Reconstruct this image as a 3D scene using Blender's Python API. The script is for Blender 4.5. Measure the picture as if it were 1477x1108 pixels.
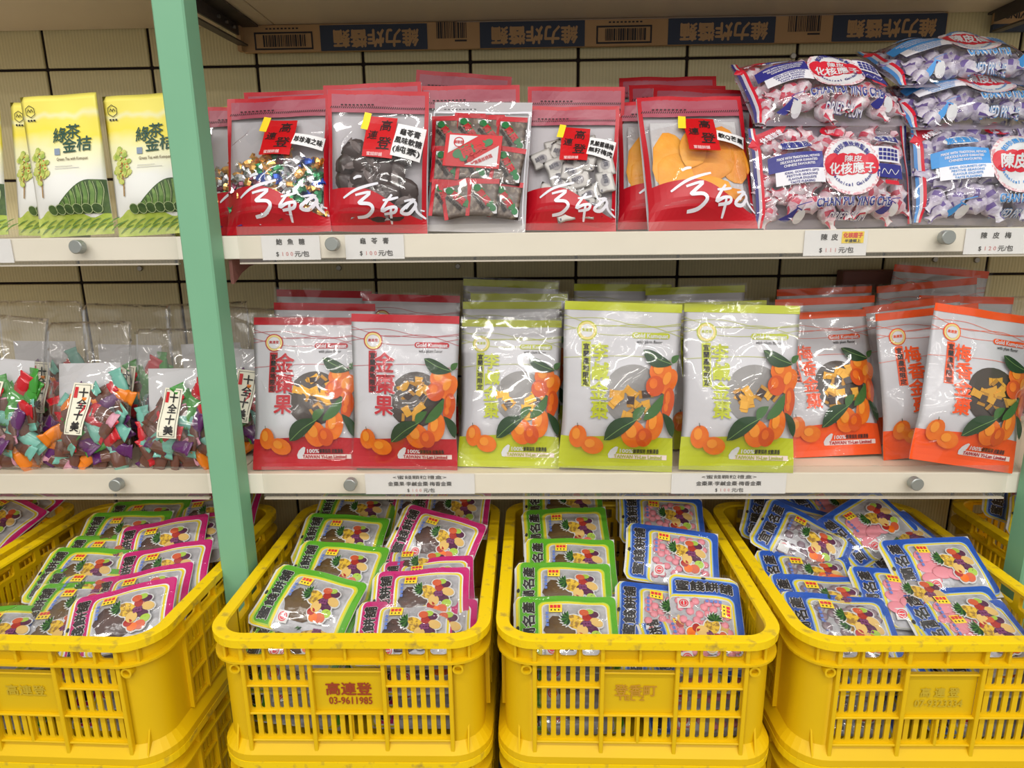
import bpy, math, random
from mathutils import Vector, Matrix
from mathutils.geometry import tessellate_polygon

for o in list(bpy.data.objects):
    bpy.data.objects.remove(o)
sc = bpy.context.scene
COL = sc.collection
random.seed(11)
rad = math.radians

# ------------------------------------------------------------------ camera
# world: X to the right along the shelves, Y into the shelves, Z up; the lens is the origin
FPX = 950.0
PITCH, YAW, ROLL = rad(13.298), rad(-1.528), rad(0.656)
_cp, _sp, _cy, _sy = math.cos(PITCH), math.sin(PITCH), math.cos(YAW), math.sin(YAW)
_f = Vector((_sy * _cp, _cy * _cp, -_sp))
_r0 = Vector((_cy, -_sy, 0))
_d0 = _f.cross(_r0)
_rt = math.cos(ROLL) * _r0 + math.sin(ROLL) * _d0
_dn = -math.sin(ROLL) * _r0 + math.cos(ROLL) * _d0
cam_d = bpy.data.cameras.new('camera')
cam_d.sensor_fit = 'HORIZONTAL'
cam_d.sensor_width = 36.0
cam_d.lens = FPX * 36.0 / 1477.0
cam_d.clip_start = 0.02
cam = bpy.data.objects.new('camera', cam_d)
COL.objects.link(cam)
m3 = Matrix((_rt, -_dn, -_f)).transposed()
cam.matrix_world = m3.to_4x4()
sc.camera = cam

# ------------------------------------------------------------------ world, lamps, exposure
sc.view_settings.view_transform = 'Standard'
sc.view_settings.look = 'None'
sc.view_settings.gamma = 1.0
sc.view_settings.use_curve_mapping = False
sc.view_settings.exposure = -0.11
sc.cycles.transparent_max_bounces = 16
sc.cycles.max_bounces = 6
world = bpy.data.worlds.new('shop_ambient')
sc.world = world
world.use_nodes = True
wb = world.node_tree.nodes['Background']
wb.inputs['Color'].default_value = (1.0, 0.965, 0.92, 1)
wb.inputs['Strength'].default_value = 0.58

def tube(x, y, z, power, length=1.25, along_y=False):
    ld = bpy.data.lights.new('ceiling_tube', 'AREA')
    ld.shape = 'RECTANGLE'
    ld.size = length
    ld.size_y = 0.14
    ld.energy = power
    ld.color = (1.0, 0.97, 0.93)
    lo = bpy.data.objects.new('ceiling_tube', ld)
    COL.objects.link(lo)
    lo.location = (x, y, z)
    if along_y:
        lo.rotation_euler = (0, 0, rad(90))
    return lo

# fluorescent tubes under the shop ceiling, in rows behind and above the photographer
for x in (-1.5, 0.1, 1.7):
    for y, p in ((-.25, 17), (-1.35, 17), (-2.6, 15), (-4.0, 15), (-5.5, 16), (-7.2, 17), (-9.2, 18)):
        tube(x, y, 1.45, p)

# ------------------------------------------------------------------ materials
MATS = {}
def _ramp_noise(nt, scale, c1, c2, lo=0.4, hi=0.65, detail=4, coord='Object', stretch=(1, 1, 1)):
    tc = nt.nodes.new('ShaderNodeTexCoord')
    mp = nt.nodes.new('ShaderNodeMapping')
    mp.inputs['Scale'].default_value = stretch
    nz = nt.nodes.new('ShaderNodeTexNoise')
    nz.inputs['Scale'].default_value = scale
    nz.inputs['Detail'].default_value = detail
    rp = nt.nodes.new('ShaderNodeValToRGB')
    rp.color_ramp.elements[0].position = lo
    rp.color_ramp.elements[1].position = hi
    rp.color_ramp.elements[0].color = (*c1, 1)
    rp.color_ramp.elements[1].color = (*c2, 1)
    nt.links.new(tc.outputs[coord], mp.inputs['Vector'])
    nt.links.new(mp.outputs['Vector'], nz.inputs['Vector'])
    nt.links.new(nz.outputs['Fac'], rp.inputs['Fac'])
    return rp

def M(name, col=(.8, .8, .8), rough=.45, spec=.4, metal=0.0, coat=0.0, bump=None, mottle=None, sub=None):
    """col: base colour. bump: (scale, strength, distance, stretch). mottle: (scale, second colour, lo, hi)."""
    if name in MATS:
        return MATS[name]
    m = bpy.data.materials.new(name)
    m.use_nodes = True
    nt = m.node_tree
    b = nt.nodes['Principled BSDF']
    b.inputs['Base Color'].default_value = (*col, 1)
    b.inputs['Roughness'].default_value = rough
    b.inputs['Specular IOR Level'].default_value = spec
    b.inputs['Metallic'].default_value = metal
    b.inputs['Coat Weight'].default_value = coat
    b.inputs['Coat Roughness'].default_value = .12
    if mottle:
        rp = _ramp_noise(nt, mottle[0], col, mottle[1], mottle[2], mottle[3], stretch=(mottle[4] if len(mottle) > 4 else (1, 1, 1)))
        nt.links.new(rp.outputs['Color'], b.inputs['Base Color'])
    if bump:
        tc = nt.nodes.new('ShaderNodeTexCoord')
        mp = nt.nodes.new('ShaderNodeMapping')
        mp.inputs['Scale'].default_value = bump[3] if len(bump) > 3 else (1, 1, 1)
        nz = nt.nodes.new('ShaderNodeTexNoise')
        nz.inputs['Scale'].default_value = bump[0]
        nz.inputs['Detail'].default_value = 3
        bp = nt.nodes.new('ShaderNodeBump')
        bp.inputs['Strength'].default_value = bump[1]
        bp.inputs['Distance'].default_value = bump[2]
        nt.links.new(tc.outputs['Object'], mp.inputs['Vector'])
        nt.links.new(mp.outputs['Vector'], nz.inputs['Vector'])
        nt.links.new(nz.outputs['Fac'], bp.inputs['Height'])
        nt.links.new(bp.outputs['Normal'], b.inputs['Normal'])
    MATS[name] = m
    return m

def film(name, tint=(1, 1, 1), milk=.05, milkcol=(.9, .9, .92), scale=22, strength=.7, dist=.008, rough=.06, gloss=1.0, crease=20):
    """thin clear plastic: mostly see-through, glossy where it turns, a little milky, crumpled."""
    if name in MATS:
        return MATS[name]
    m = bpy.data.materials.new(name)
    m.use_nodes = True
    nt = m.node_tree
    nt.nodes.clear()
    L = nt.links.new
    out = nt.nodes.new('ShaderNodeOutputMaterial')
    tr = nt.nodes.new('ShaderNodeBsdfTransparent')
    tr.inputs['Color'].default_value = (*tint, 1)
    gl = nt.nodes.new('ShaderNodeBsdfGlossy')
    gl.inputs['Roughness'].default_value = rough
    df = nt.nodes.new('ShaderNodeBsdfDiffuse')
    df.inputs['Color'].default_value = (*milkcol, 1)
    fr = nt.nodes.new('ShaderNodeLayerWeight')
    fr.inputs['Blend'].default_value = .5
    pw = nt.nodes.new('ShaderNodeMath')
    pw.operation = 'POWER'
    pw.inputs[1].default_value = 4.0
    mu = nt.nodes.new('ShaderNodeMath')
    mu.operation = 'MULTIPLY_ADD'
    mu.use_clamp = True
    mu.inputs[1].default_value = .50 * gloss
    mu.inputs[2].default_value = .036 * gloss
    mx = nt.nodes.new('ShaderNodeMixShader')
    mx.inputs['Fac'].default_value = milk
    m2 = nt.nodes.new('ShaderNodeMixShader')
    L(tr.outputs[0], mx.inputs[1])
    L(df.outputs[0], mx.inputs[2])
    L(mx.outputs[0], m2.inputs[1])
    L(gl.outputs[0], m2.inputs[2])
    L(fr.outputs['Facing'], pw.inputs[0])
    L(pw.outputs[0], mu.inputs[0])
    L(mu.outputs[0], m2.inputs[0])
    L(m2.outputs[0], out.inputs['Surface'])
    if strength > 0:
        tc = nt.nodes.new('ShaderNodeTexCoord')
        oi = nt.nodes.new('ShaderNodeObjectInfo')
        ad = nt.nodes.new('ShaderNodeVectorMath')
        ad.operation = 'ADD'
        sc_ = nt.nodes.new('ShaderNodeVectorMath')
        sc_.operation = 'SCALE'
        sc_.inputs['Scale'].default_value = 3.7
        cmb = nt.nodes.new('ShaderNodeCombineXYZ')
        for k in range(3):
            L(oi.outputs['Random'], cmb.inputs[k])
        L(cmb.outputs[0], sc_.inputs[0])
        L(tc.outputs['Object'], ad.inputs[0])
        L(sc_.outputs[0], ad.inputs[1])
        # gentle undulation plus sharp creases along winding contour lines, broken up by a mask
        wn = nt.nodes.new('ShaderNodeTexNoise')
        wn.inputs['Scale'].default_value = scale
        wn.inputs['Detail'].default_value = 1.0
        L(ad.outputs[0], wn.inputs['Vector'])
        sx_ = nt.nodes.new('ShaderNodeSeparateColor')
        L(wn.outputs['Color'], sx_.inputs[0])
        df_ = nt.nodes.new('ShaderNodeMath')
        df_.operation = 'SUBTRACT'
        df_.inputs[1].default_value = .5
        L(sx_.outputs[1], df_.inputs[0])
        ab = nt.nodes.new('ShaderNodeMath')
        ab.operation = 'ABSOLUTE'
        L(df_.outputs[0], ab.inputs[0])
        mr = nt.nodes.new('ShaderNodeMapRange')
        mr.interpolation_type = 'SMOOTHSTEP'
        mr.inputs['From Min'].default_value = 0.0
        mr.inputs['From Max'].default_value = .0022 * crease
        mr.inputs['To Min'].default_value = 1.0
        mr.inputs['To Max'].default_value = 0.0
        L(ab.outputs[0], mr.inputs['Value'])
        mm = nt.nodes.new('ShaderNodeMapRange')
        mm.inputs['From Min'].default_value = .44
        mm.inputs['From Max'].default_value = .56
        L(sx_.outputs[2], mm.inputs['Value'])
        ml = nt.nodes.new('ShaderNodeMath')
        ml.operation = 'MULTIPLY'
        L(mr.outputs[0], ml.inputs[0])
        L(mm.outputs[0], ml.inputs[1])
        sm = nt.nodes.new('ShaderNodeMath')
        sm.operation = 'MULTIPLY_ADD'
        sm.inputs[1].default_value = dist / .0011
        L(sx_.outputs[0], sm.inputs[0])
        L(ml.outputs[0], sm.inputs[2])
        bp = nt.nodes.new('ShaderNodeBump')
        bp.inputs['Strength'].default_value = strength
        bp.inputs['Distance'].default_value = .0011
        L(sm.outputs[0], bp.inputs['Height'])
        L(bp.outputs[0], gl.inputs['Normal'])
        L(bp.outputs[0], fr.inputs['Normal'])
    MATS[name] = m
    return m

# ------------------------------------------------------------------ object helpers
def link(o, parent=None):
    COL.objects.link(o)
    if parent is not None:
        o.parent = parent
    return o

def thing(name, label, cat, loc=(0, 0, 0), rot=None, group=None):
    o = bpy.data.objects.new(name, None)
    o.empty_display_size = .02
    link(o)
    o.location = loc
    if rot is not None:
        o.rotation_euler = rot.to_euler() if isinstance(rot, Matrix) else rot
    o['label'] = label
    o['category'] = cat
    if group:
        o['group'] = group
    return o

def tag(o, label, cat, group=None):
    o['label'] = label
    o['category'] = cat
    if group:
        o['group'] = group
    return o

def struct(o):
    o['kind'] = 'structure'
    return o

def copy_tree(o, parent=None):
    c = o.copy()
    link(c, parent)
    if parent is not None:
        c.matrix_parent_inverse = o.matrix_parent_inverse.copy()
    for ch in o.children:
        copy_tree(ch, c)
    return c

class MB:
    """collects faces of several materials and links them as one mesh object."""
    def __init__(self):
        self.v, self.f, self.m, self.mats = [], [], [], []
    def mi(self, mat):
        if mat not in self.mats:
            self.mats.append(mat)
        return self.mats.index(mat)
    def add(self, verts, faces, mat):
        k, n = self.mi(mat), len(self.v)
        self.v.extend(tuple(p) for p in verts)
        for f in faces:
            self.f.append(tuple(i + n for i in f))
            self.m.append(k)
        return self
    def box(self, x0, y0, z0, x1, y1, z1, mat):
        v = [(x, y, z) for z in (z0, z1) for y in (y0, y1) for x in (x0, x1)]
        return self.add(v, [(0, 2, 3, 1), (4, 5, 7, 6), (0, 1, 5, 4), (2, 6, 7, 3), (0, 4, 6, 2), (1, 3, 7, 5)], mat)
    def mesh(self, name, smooth=False):
        me = bpy.data.meshes.new(name)
        me.from_pydata(self.v, [], self.f)
        for mt in self.mats:
            me.materials.append(mt)
        if self.m:
            me.polygons.foreach_set('material_index', self.m)
            if smooth:
                me.polygons.foreach_set('use_smooth', [True] * len(self.f))
        me.update()
        return me
    def build(self, name, parent=None, smooth=False):
        return link(bpy.data.objects.new(name, self.mesh(name, smooth)), parent)

def obj(name, me, parent=None, loc=None, rot=None, scale=None):
    o = link(bpy.data.objects.new(name, me), parent)
    if loc is not None:
        o.location = loc
    if rot is not None:
        o.rotation_euler = rot
    if scale is not None:
        o.scale = scale
    return o

def bevel_box(x0, y0, z0, x1, y1, z1, b, mat):
    """a box with its long edges chamfered all round (24 corner verts)."""
    v, f = [], []
    X, Y, Z = (x0, x1), (y0, y1), (z0, z1)
    idx = {}
    for i in (0, 1):
        for j in (0, 1):
            for k in (0, 1):
                sx, sy, sz = (1 - 2 * i), (1 - 2 * j), (1 - 2 * k)
                for a in range(3):
                    p = [X[i] + (0 if a == 0 else sx * b), Y[j] + (0 if a == 1 else sy * b), Z[k] + (0 if a == 2 else sz * b)]
                    idx[(i, j, k, a)] = len(v)
                    v.append(tuple(p))
    g = lambda i, j, k, a: idx[(i, j, k, a)]
    for i in (0, 1):
        f.append((g(i, 0, 0, 0), g(i, 1, 0, 0), g(i, 1, 1, 0), g(i, 0, 1, 0)))
        f.append((g(0, i, 0, 1), g(1, i, 0, 1), g(1, i, 1, 1), g(0, i, 1, 1)))
        f.append((g(0, 0, i, 2), g(1, 0, i, 2), g(1, 1, i, 2), g(0, 1, i, 2)))
    for i in (0, 1):
        for j in (0, 1):
            f.append((g(i, j, 0, 0), g(i, j, 1, 0), g(i, j, 1, 1), g(i, j, 0, 1)))
            f.append((g(i, 0, j, 0), g(i, 1, j, 0), g(i, 1, j, 2), g(i, 0, j, 2)))
            f.append((g(0, i, j, 1), g(1, i, j, 1), g(1, i, j, 2), g(0, i, j, 2)))
            for k in (0, 1):
                f.append((g(i, j, k, 0), g(i, j, k, 1), g(i, j, k, 2)))
    mb = MB()
    mb.add(v, f, mat)
    me = mb.mesh('box')
    import bmesh
    bm = bmesh.new()
    bm.from_mesh(me)
    bmesh.ops.recalc_face_normals(bm, faces=bm.faces)
    bm.to_mesh(me)
    bm.free()
    return me

def orient(yaw=0, lean=0, roll=0):
    """a standing panel facing -Y: lean tips its top away, roll swings its top towards +X, yaw turns it about Z."""
    y, l, r = rad(yaw), rad(lean), rad(roll)
    return Matrix.Rotation(y, 3, 'Z') @ Matrix.Rotation(-l, 3, 'X') @ Matrix.Rotation(r, 3, 'Y')

# ------------------------------------------------------------------ flat shapes in (u, v)
def band(u0, u1, lo, hi, nu=14, nv=2):
    """the area between two curves v=lo(u) and v=hi(u)."""
    lo_ = lo if callable(lo) else (lambda u, c=lo: c)
    hi_ = hi if callable(hi) else (lambda u, c=hi: c)
    v, f = [], []
    for i in range(nu + 1):
        u = u0 + (u1 - u0) * i / nu
        a, b = lo_(u), hi_(u)
        for j in range(nv + 1):
            v.append((u, a + (b - a) * j / nv))
    for i in range(nu):
        for j in range(nv):
            k = i * (nv + 1) + j
            f.append((k, k + nv + 1, k + nv + 2, k + 1))
    return v, f

def rect(u0, v0, u1, v1, step=.012):
    return band(u0, u1, v0, v1, max(1, round(abs(u1 - u0) / step)), max(1, round(abs(v1 - v0) / step)))

def rrect(u0, v0, u1, v1, r, nu=18, nv=8):
    nu, nv = (26, 18) if nv >= 8 else (nu, nv)
    def inset(u):
        d = min(u - u0, u1 - u)
        if d >= r:
            return 0
        return r - math.sqrt(max(0, r * r - (r - d) ** 2))
    us = [u0 + r * (1 - math.cos(t * math.pi / 8)) for t in range(5)]
    us += [u0 + r + (u1 - u0 - 2 * r) * i / nu for i in range(1, nu)]
    us += [u1 - r * (1 - math.cos(t * math.pi / 8)) for t in range(4, -1, -1)]
    v, f = [], []
    for u in us:
        a = inset(u)
        for j in range(nv + 1):
            v.append((u, v0 + a + (v1 - v0 - 2 * a) * j / nv))
    for i in range(len(us) - 1):
        for j in range(nv):
            k = i * (nv + 1) + j
            f.append((k, k + nv + 1, k + nv + 2, k + 1))
    return v, f

def ell(cu, cv, ru, rv=None, rot=0, n=14, rings=1):
    rv = ru if rv is None else rv
    c, s = math.cos(rad(rot)), math.sin(rad(rot))
    v, f = [(cu, cv)], []
    for k in range(1, rings + 1):
        q = k / rings
        for i in range(n):
            a = 2 * math.pi * i / n
            x, y = ru * q * math.cos(a), rv * q * math.sin(a)
            v.append((cu + x * c - y * s, cv + x * s + y * c))
    for i in range(n):
        f.append((0, 1 + i, 1 + (i + 1) % n))
    for k in range(rings - 1):
        a, b = 1 + k * n, 1 + (k + 1) * n
        for i in range(n):
            f.append((a + i, b + i, b + (i + 1) % n, a + (i + 1) % n))
    return v, f

def ring(cu, cv, r0, r1, n=20, ry=1.0):
    v, f = [], []
    for i in range(n):
        a = 2 * math.pi * i / n
        for r in (r0, r1):
            v.append((cu + r * math.cos(a), cv + r * ry * math.sin(a)))
    for i in range(n):
        k, q = 2 * i, 2 * ((i + 1) % n)
        f.append((k, k + 1, q + 1, q))
    return v, f

def poly(pts):
    t = tessellate_polygon([[Vector((p[0], p[1], 0)) for p in pts]])
    out = []
    for a, b, c in t:
        ax, ay = pts[b][0] - pts[a][0], pts[b][1] - pts[a][1]
        bx, by = pts[c][0] - pts[a][0], pts[c][1] - pts[a][1]
        out.append((a, b, c) if ax * by - ay * bx > 0 else (a, c, b))
    return list(pts), out

def smooth_line(pts, n=4):
    if len(pts) < 3:
        return pts
    P = [pts[0]] + list(pts) + [pts[-1]]
    out = []
    for i in range(1, len(P) - 2):
        for k in range(n):
            t = k / n
            q = []
            for d in (0, 1):
                p0, p1, p2, p3 = P[i - 1][d], P[i][d], P[i + 1][d], P[i + 2][d]
                q.append(.5 * (2 * p1 + (p2 - p0) * t + (2 * p0 - 5 * p1 + 4 * p2 - p3) * t * t + (3 * p1 - p0 - 3 * p2 + p3) * t ** 3))
            out.append(tuple(q))
    out.append(tuple(pts[-1]))
    return out

def stroke(pts, w, taper=0.0, n=4):
    p = smooth_line(pts, n)
    v, f = [], []
    N = len(p)
    for i in range(N):
        a, b = p[max(0, i - 1)], p[min(N - 1, i + 1)]
        dx, dy = b[0] - a[0], b[1] - a[1]
        d = math.hypot(dx, dy) or 1
        t = i / (N - 1)
        ww = .5 * w * (1 - taper * abs(2 * t - 1) ** 2)
        v += [(p[i][0] - dy / d * ww, p[i][1] + dx / d * ww), (p[i][0] + dy / d * ww, p[i][1] - dx / d * ww)]
    for i in range(N - 1):
        f.append((2 * i, 2 * i + 1, 2 * i + 3, 2 * i + 2))
    return v, f

def leaf(u0, v0, u1, v1, w, bend=.15, n=8):
    v, f = [], []
    dx, dy = u1 - u0, v1 - v0
    L = math.hypot(dx, dy)
    nx, ny = -dy / L, dx / L
    for i in range(n + 1):
        t = i / n
        cx_, cy_ = u0 + dx * t + nx * bend * L * math.sin(math.pi * t), v0 + dy * t + ny * bend * L * math.sin(math.pi * t)
        ww = w * .5 * (math.sin(math.pi * t) ** .75) * (1.15 - .4 * t)
        v += [(cx_ + nx * ww, cy_ + ny * ww), (cx_, cy_), (cx_ - nx * ww, cy_ - ny * ww)]
    for i in range(n):
        k = 3 * i
        f += [(k, k + 1, k + 4, k + 3), (k + 1, k + 2, k + 5, k + 4)]
    return v, f

_GL = {}
def glyphs(s):
    if s not in _GL:
        cu = bpy.data.curves.new('glyph', 'FONT')
        cu.body = s
        cu.size = 1.0
        cu.resolution_u = 2
        cu.align_x = 'CENTER'
        o = bpy.data.objects.new('glyph', cu)
        COL.objects.link(o)
        dg = bpy.context.evaluated_depsgraph_get()
        me = bpy.data.meshes.new_from_object(o.evaluated_get(dg))
        vs = [(p.co.x, p.co.y) for p in me.vertices]
        fs = [tuple(p.vertices) for p in me.polygons]
        bpy.data.objects.remove(o)
        bpy.data.meshes.remove(me)
        bpy.data.curves.remove(cu)
        if vs:
            cx_ = (min(p[0] for p in vs) + max(p[0] for p in vs)) / 2
            cjk = any(ord(ch) > 0x2000 for ch in s)
            cy_ = .38 if cjk else .34
            vs = [(p[0] - cx_, p[1] - cy_) for p in vs]
        _GL[s] = (vs, fs)
    return _GL[s]

def text(s, cu, cv, size, rot=0, sx=1.0, bold=0.0, width=None, shear=0.0):
    """one line of lettering centred on (cu, cv); width squeezes it to that length; bold thickens the strokes."""
    vs, fs = glyphs(s)
    if not vs:
        return [], [], []
    if width:
        w0 = (max(p[0] for p in vs) - min(p[0] for p in vs)) * size
        sx = width / w0
    c, sn = math.cos(rad(rot)), math.sin(rad(rot))
    V, Fc, ex = [], [], []
    offs = [(0, 0)]
    if bold:
        b = bold
        offs = [(-b, 0), (b, 0), (0, b), (0, -b)]
    for q, (ox, oy) in enumerate(offs):
        n = len(V)
        ex += [q * 3e-5] * len(vs)
        for x, y in vs:
            X, Y = (x * sx + ox + shear * y) * size, (y + oy) * size
            V.append((cu + X * c - Y * sn, cv + X * sn + Y * c))
        Fc += [tuple(i + n for i in f) for f in fs]
    return V, Fc, ex

def vtext(s, cu, cv_top, size, pitch=None, bold=0.0, sx=1.0):
    V, Fc, ex = [], [], []
    pitch = pitch or size
    for k, ch in enumerate(s):
        a, b, x = text(ch, cu, cv_top - pitch * (k + .5), size, 0, sx, bold)
        n = len(V)
        V += a
        ex += x
        Fc += [tuple(i + n for i in f) for f in b]
    return V, Fc, ex

def arctext(s, cu, cv, r, a0, a1, size, flip=False, bold=0.0):
    V, Fc, ex = [], [], []
    N = len(s)
    for k, ch in enumerate(s):
        a = rad(a0 + (a1 - a0) * (k + .5) / N)
        rot = math.degrees(a) - 90 + (180 if flip else 0)
        v, f, x = text(ch, cu + r * math.cos(a), cv + r * math.sin(a), size, rot, 1, bold)
        n = len(V)
        V += v
        ex += x
        Fc += [tuple(i + n for i in q) for q in f]
    return V, Fc, ex

def shift(shape, du, dv, rot=0, sc_=1.0):
    c, s = math.cos(rad(rot)) * sc_, math.sin(rad(rot)) * sc_
    return ([(du + x * c - y * s, dv + x * s + y * c) for x, y in shape[0]],) + tuple(shape[1:])

class Print(MB):
    """ink and stickers lying on a bag's surface: each shape goes through surf(u, v, off)."""
    def __init__(self, surf):
        super().__init__()
        self.surf = surf
        self.n = 0
    def put(self, shape, mat, off):
        if shape[0]:
            self.n += 1
            off += 2e-5 * self.n
            ex = shape[2] if len(shape) > 2 else [0.0] * len(shape[0])
            self.add([self.surf(u, v, off + x) for (u, v), x in zip(shape[0], ex)], shape[1], mat)
        return self

# ------------------------------------------------------------------ bags
def sstep(x):
    x = max(0.0, min(1.0, x))
    return x * x * (3 - 2 * x)

def pillow(w, h, d, seed=0.0, top=.08, bot=.04, rise=.28, fall=.5, edge=2.6, wr=.0012, pinch=.04, curl=0.0):
    def s(u, v, off=0.0):
        a = min(1.0, abs(2 * u / w))
        b = v / h
        pu = 1 - a ** edge
        pv = sstep((b - bot) / rise) * sstep((1 - top - b) / fall)
        y = -d * pu * pv - off
        y += wr * (math.sin(u * 75 + seed) * math.sin(v * 55 + seed * 2) + .6 * math.sin(u * 33 - v * 80 + seed * 3)) * (.35 + pu)
        y += curl * (a ** 2) * (1 if b > .5 else .4)
        return (u * (1 - pinch * pv), y, v)
    return s

def bag_body(surf, w, h, back, mat, name, parent, nu=20, nv=26, both=True):
    """closed bag: front skin through surf, back skin bulging the other way by the given share."""
    mb = MB()
    V, F = [], []
    for j in range(nv + 1):
        for i in range(nu + 1):
            V.append(surf(-w / 2 + w * i / nu, h * j / nv))
    for j in range(nv):
        for i in range(nu):
            k = j * (nu + 1) + i
            F.append((k, k + 1, k + nu + 2, k + nu + 1))
    if both:
        idx = {}
        for j in range(nv + 1):
            for i in range(nu + 1):
                if i in (0, nu) or j in (0, nv):
                    idx[(i, j)] = j * (nu + 1) + i
                else:
                    p = V[j * (nu + 1) + i]
                    idx[(i, j)] = len(V)
                    V.append((p[0], max(p[1] + .0008, -p[1] * back + .0004), p[2]))
        for j in range(nv):
            for i in range(nu):
                F.append((idx[(i, j)], idx[(i, j + 1)], idx[(i + 1, j + 1)], idx[(i + 1, j)]))
    mb.add(V, F, mat)
    return mb.build(name, parent, smooth=True)

def skin(surf, u0, v0, u1, v1, off, mat, name, parent, nu=16, nv=22):
    """one film layer lying off the surface."""
    V, F = [], []
    for j in range(nv + 1):
        for i in range(nu + 1):
            V.append(surf(u0 + (u1 - u0) * i / nu, v0 + (v1 - v0) * j / nv, off))
    for j in range(nv):
        for i in range(nu):
            k = j * (nu + 1) + i
            F.append((k, k + 1, k + nu + 2, k + nu + 1))
    mb = MB()
    mb.add(V, F, mat)
    return mb.build(name, parent, smooth=True)

def lump(rx, ry, rz, mat, name='lump', nu=10, nv=6, wob=0.0, seed=0):
    """a rounded irregular body, as mesh data."""
    rnd = random.Random(seed)
    V = [(0, 0, rz)]
    for j in range(1, nv):
        t = math.pi * j / nv
        for i in range(nu):
            a = 2 * math.pi * i / nu
            k = 1 + wob * (rnd.random() - .5)
            V.append((rx * k * math.sin(t) * math.cos(a), ry * k * math.sin(t) * math.sin(a), rz * math.cos(t)))
    V.append((0, 0, -rz))
    F = [(0, 1 + i, 1 + (i + 1) % nu) for i in range(nu)]
    for j in range(nv - 2):
        a, b = 1 + j * nu, 1 + (j + 1) * nu
        for i in range(nu):
            F.append((a + i, b + i, b + (i + 1) % nu, a + (i + 1) % nu))
    a, e = 1 + (nv - 2) * nu, len(V) - 1
    F += [(e, a + (i + 1) % nu, a + i) for i in range(nu)]
    mb = MB()
    mb.add(V, F, mat)
    return mb.mesh(name, True)
# ================================================================== the place
Y_WALL, Y_SHELF, Y_POST = 1.325, 0.967, 0.925
Z_TOP, Z_UP, Z_LOW = 0.367, -0.0063, -0.3723      # underside of the top board, upper faces of the two boards
Z_FLOOR = -0.895

mWall = M('dark_grout', (.020, .013, .012), .8, .2)
def tile_material():
    m = bpy.data.materials.new('ribbed_beige_tile')
    m.use_nodes = True
    nt = m.node_tree
    b = nt.nodes['Principled BSDF']
    b.inputs['Roughness'].default_value = .42
    b.inputs['Specular IOR Level'].default_value = .35
    tc = nt.nodes.new('ShaderNodeTexCoord')
    wv = nt.nodes.new('ShaderNodeTexWave')
    wv.wave_type = 'BANDS'
    wv.bands_direction = 'X'
    wv.inputs['Scale'].default_value = 52
    wv.inputs['Distortion'].default_value = .4
    nt.links.new(tc.outputs['Object'], wv.inputs['Vector'])
    rp = nt.nodes.new('ShaderNodeValToRGB')
    rp.color_ramp.elements[0].color = (.59, .52, .29, 1)
    rp.color_ramp.elements[1].color = (.67, .595, .345, 1)
    nt.links.new(wv.outputs['Fac'], rp.inputs['Fac'])
    nt.links.new(rp.outputs['Color'], b.inputs['Base Color'])
    bp = nt.nodes.new('ShaderNodeBump')
    bp.inputs['Strength'].default_value = .35
    bp.inputs['Distance'].default_value = .001
    nt.links.new(wv.outputs['Fac'], bp.inputs['Height'])
    nt.links.new(bp.outputs['Normal'], b.inputs['Normal'])
    return m
mTile = tile_material()

wall = MB().box(-1.72, Y_WALL + .003, Z_FLOOR - .02, 1.50, Y_WALL + .06, .62, mWall).build('wall_back')
struct(wall)
tile_me = bevel_box(-.0972, -.004, -.0972, .0972, .004, .0972, .0015, mTile)
tile_me.name = 'tile'
for i in range(-5, 9):
    for j in range(-4, 3):
        o = obj('tile', tile_me, wall, (-.509 + .2 * i + .1 + .003, Y_WALL + .003, -.0974 + .1993 * j + .0996))
mScrew = M('dull_steel', (.42, .40, .36), .4, .5, .8)
def disc_mesh(r, d, mat, n=16, b=.0):
    mb = MB()
    V, F = [], []
    for y, q in ((0, r), (-(d - b), r), (-d, r - b)):
        for i in range(n):
            a = 2 * math.pi * i / n
            V.append((q * math.cos(a), y, q * math.sin(a)))
    for k in (0, n):
        for i in range(n):
            F.append((k + i, k + (i + 1) % n, k + n + (i + 1) % n, k + n + i))
    F.append(tuple(range(2 * n, 3 * n)))
    F.append(tuple(range(n - 1, -1, -1)))
    mb.add(V, F, mat)
    return mb.mesh('disc')
screw_me = disc_mesh(.0055, .004, mScrew, 10, .001)
for x, z in ((.486, .301), (.791, -.068), (.871, -.07), (-.78, -.07), (-.378, -.073), (-.14, -.072)):
    obj('wall_screw', screw_me, wall, (x, Y_WALL - .001, z))

mFloor = M('grey_floor', (.22, .2, .18), .5, .4, mottle=(6, (.16, .15, .14), .35, .7))
struct(MB().box(-5.0, -11.0, Z_FLOOR - .03, 5.0, Y_WALL + .003, Z_FLOOR, mFloor).build('floor'))

# --- posts
mGreen = M('green_paint', (.175, .405, .245), .48, .3, mottle=(5, (.195, .43, .265), .35, .7), bump=(60, .06, .001))
def post(x0, x1, label):
    t = thing('shelf_post', label, 'post', ((x0 + x1) / 2, Y_POST + .02, Z_FLOOR), group='green uprights of the shelving')
    w = (x1 - x0) / 2
    obj('upright', bevel_box(-w, -.02, 0.006, w, .0195, 1.55, .0022, mGreen), t)
    obj('foot_plate', bevel_box(-w - .012, -.028, 0, w + .012, .0225, .006, .001, mGreen), t)
post(-.4838, -.4416, 'green painted shelf upright standing in front of the tea pouches')
post(.7465, .7886, 'green painted shelf upright at the right end behind the blue packets')

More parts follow.
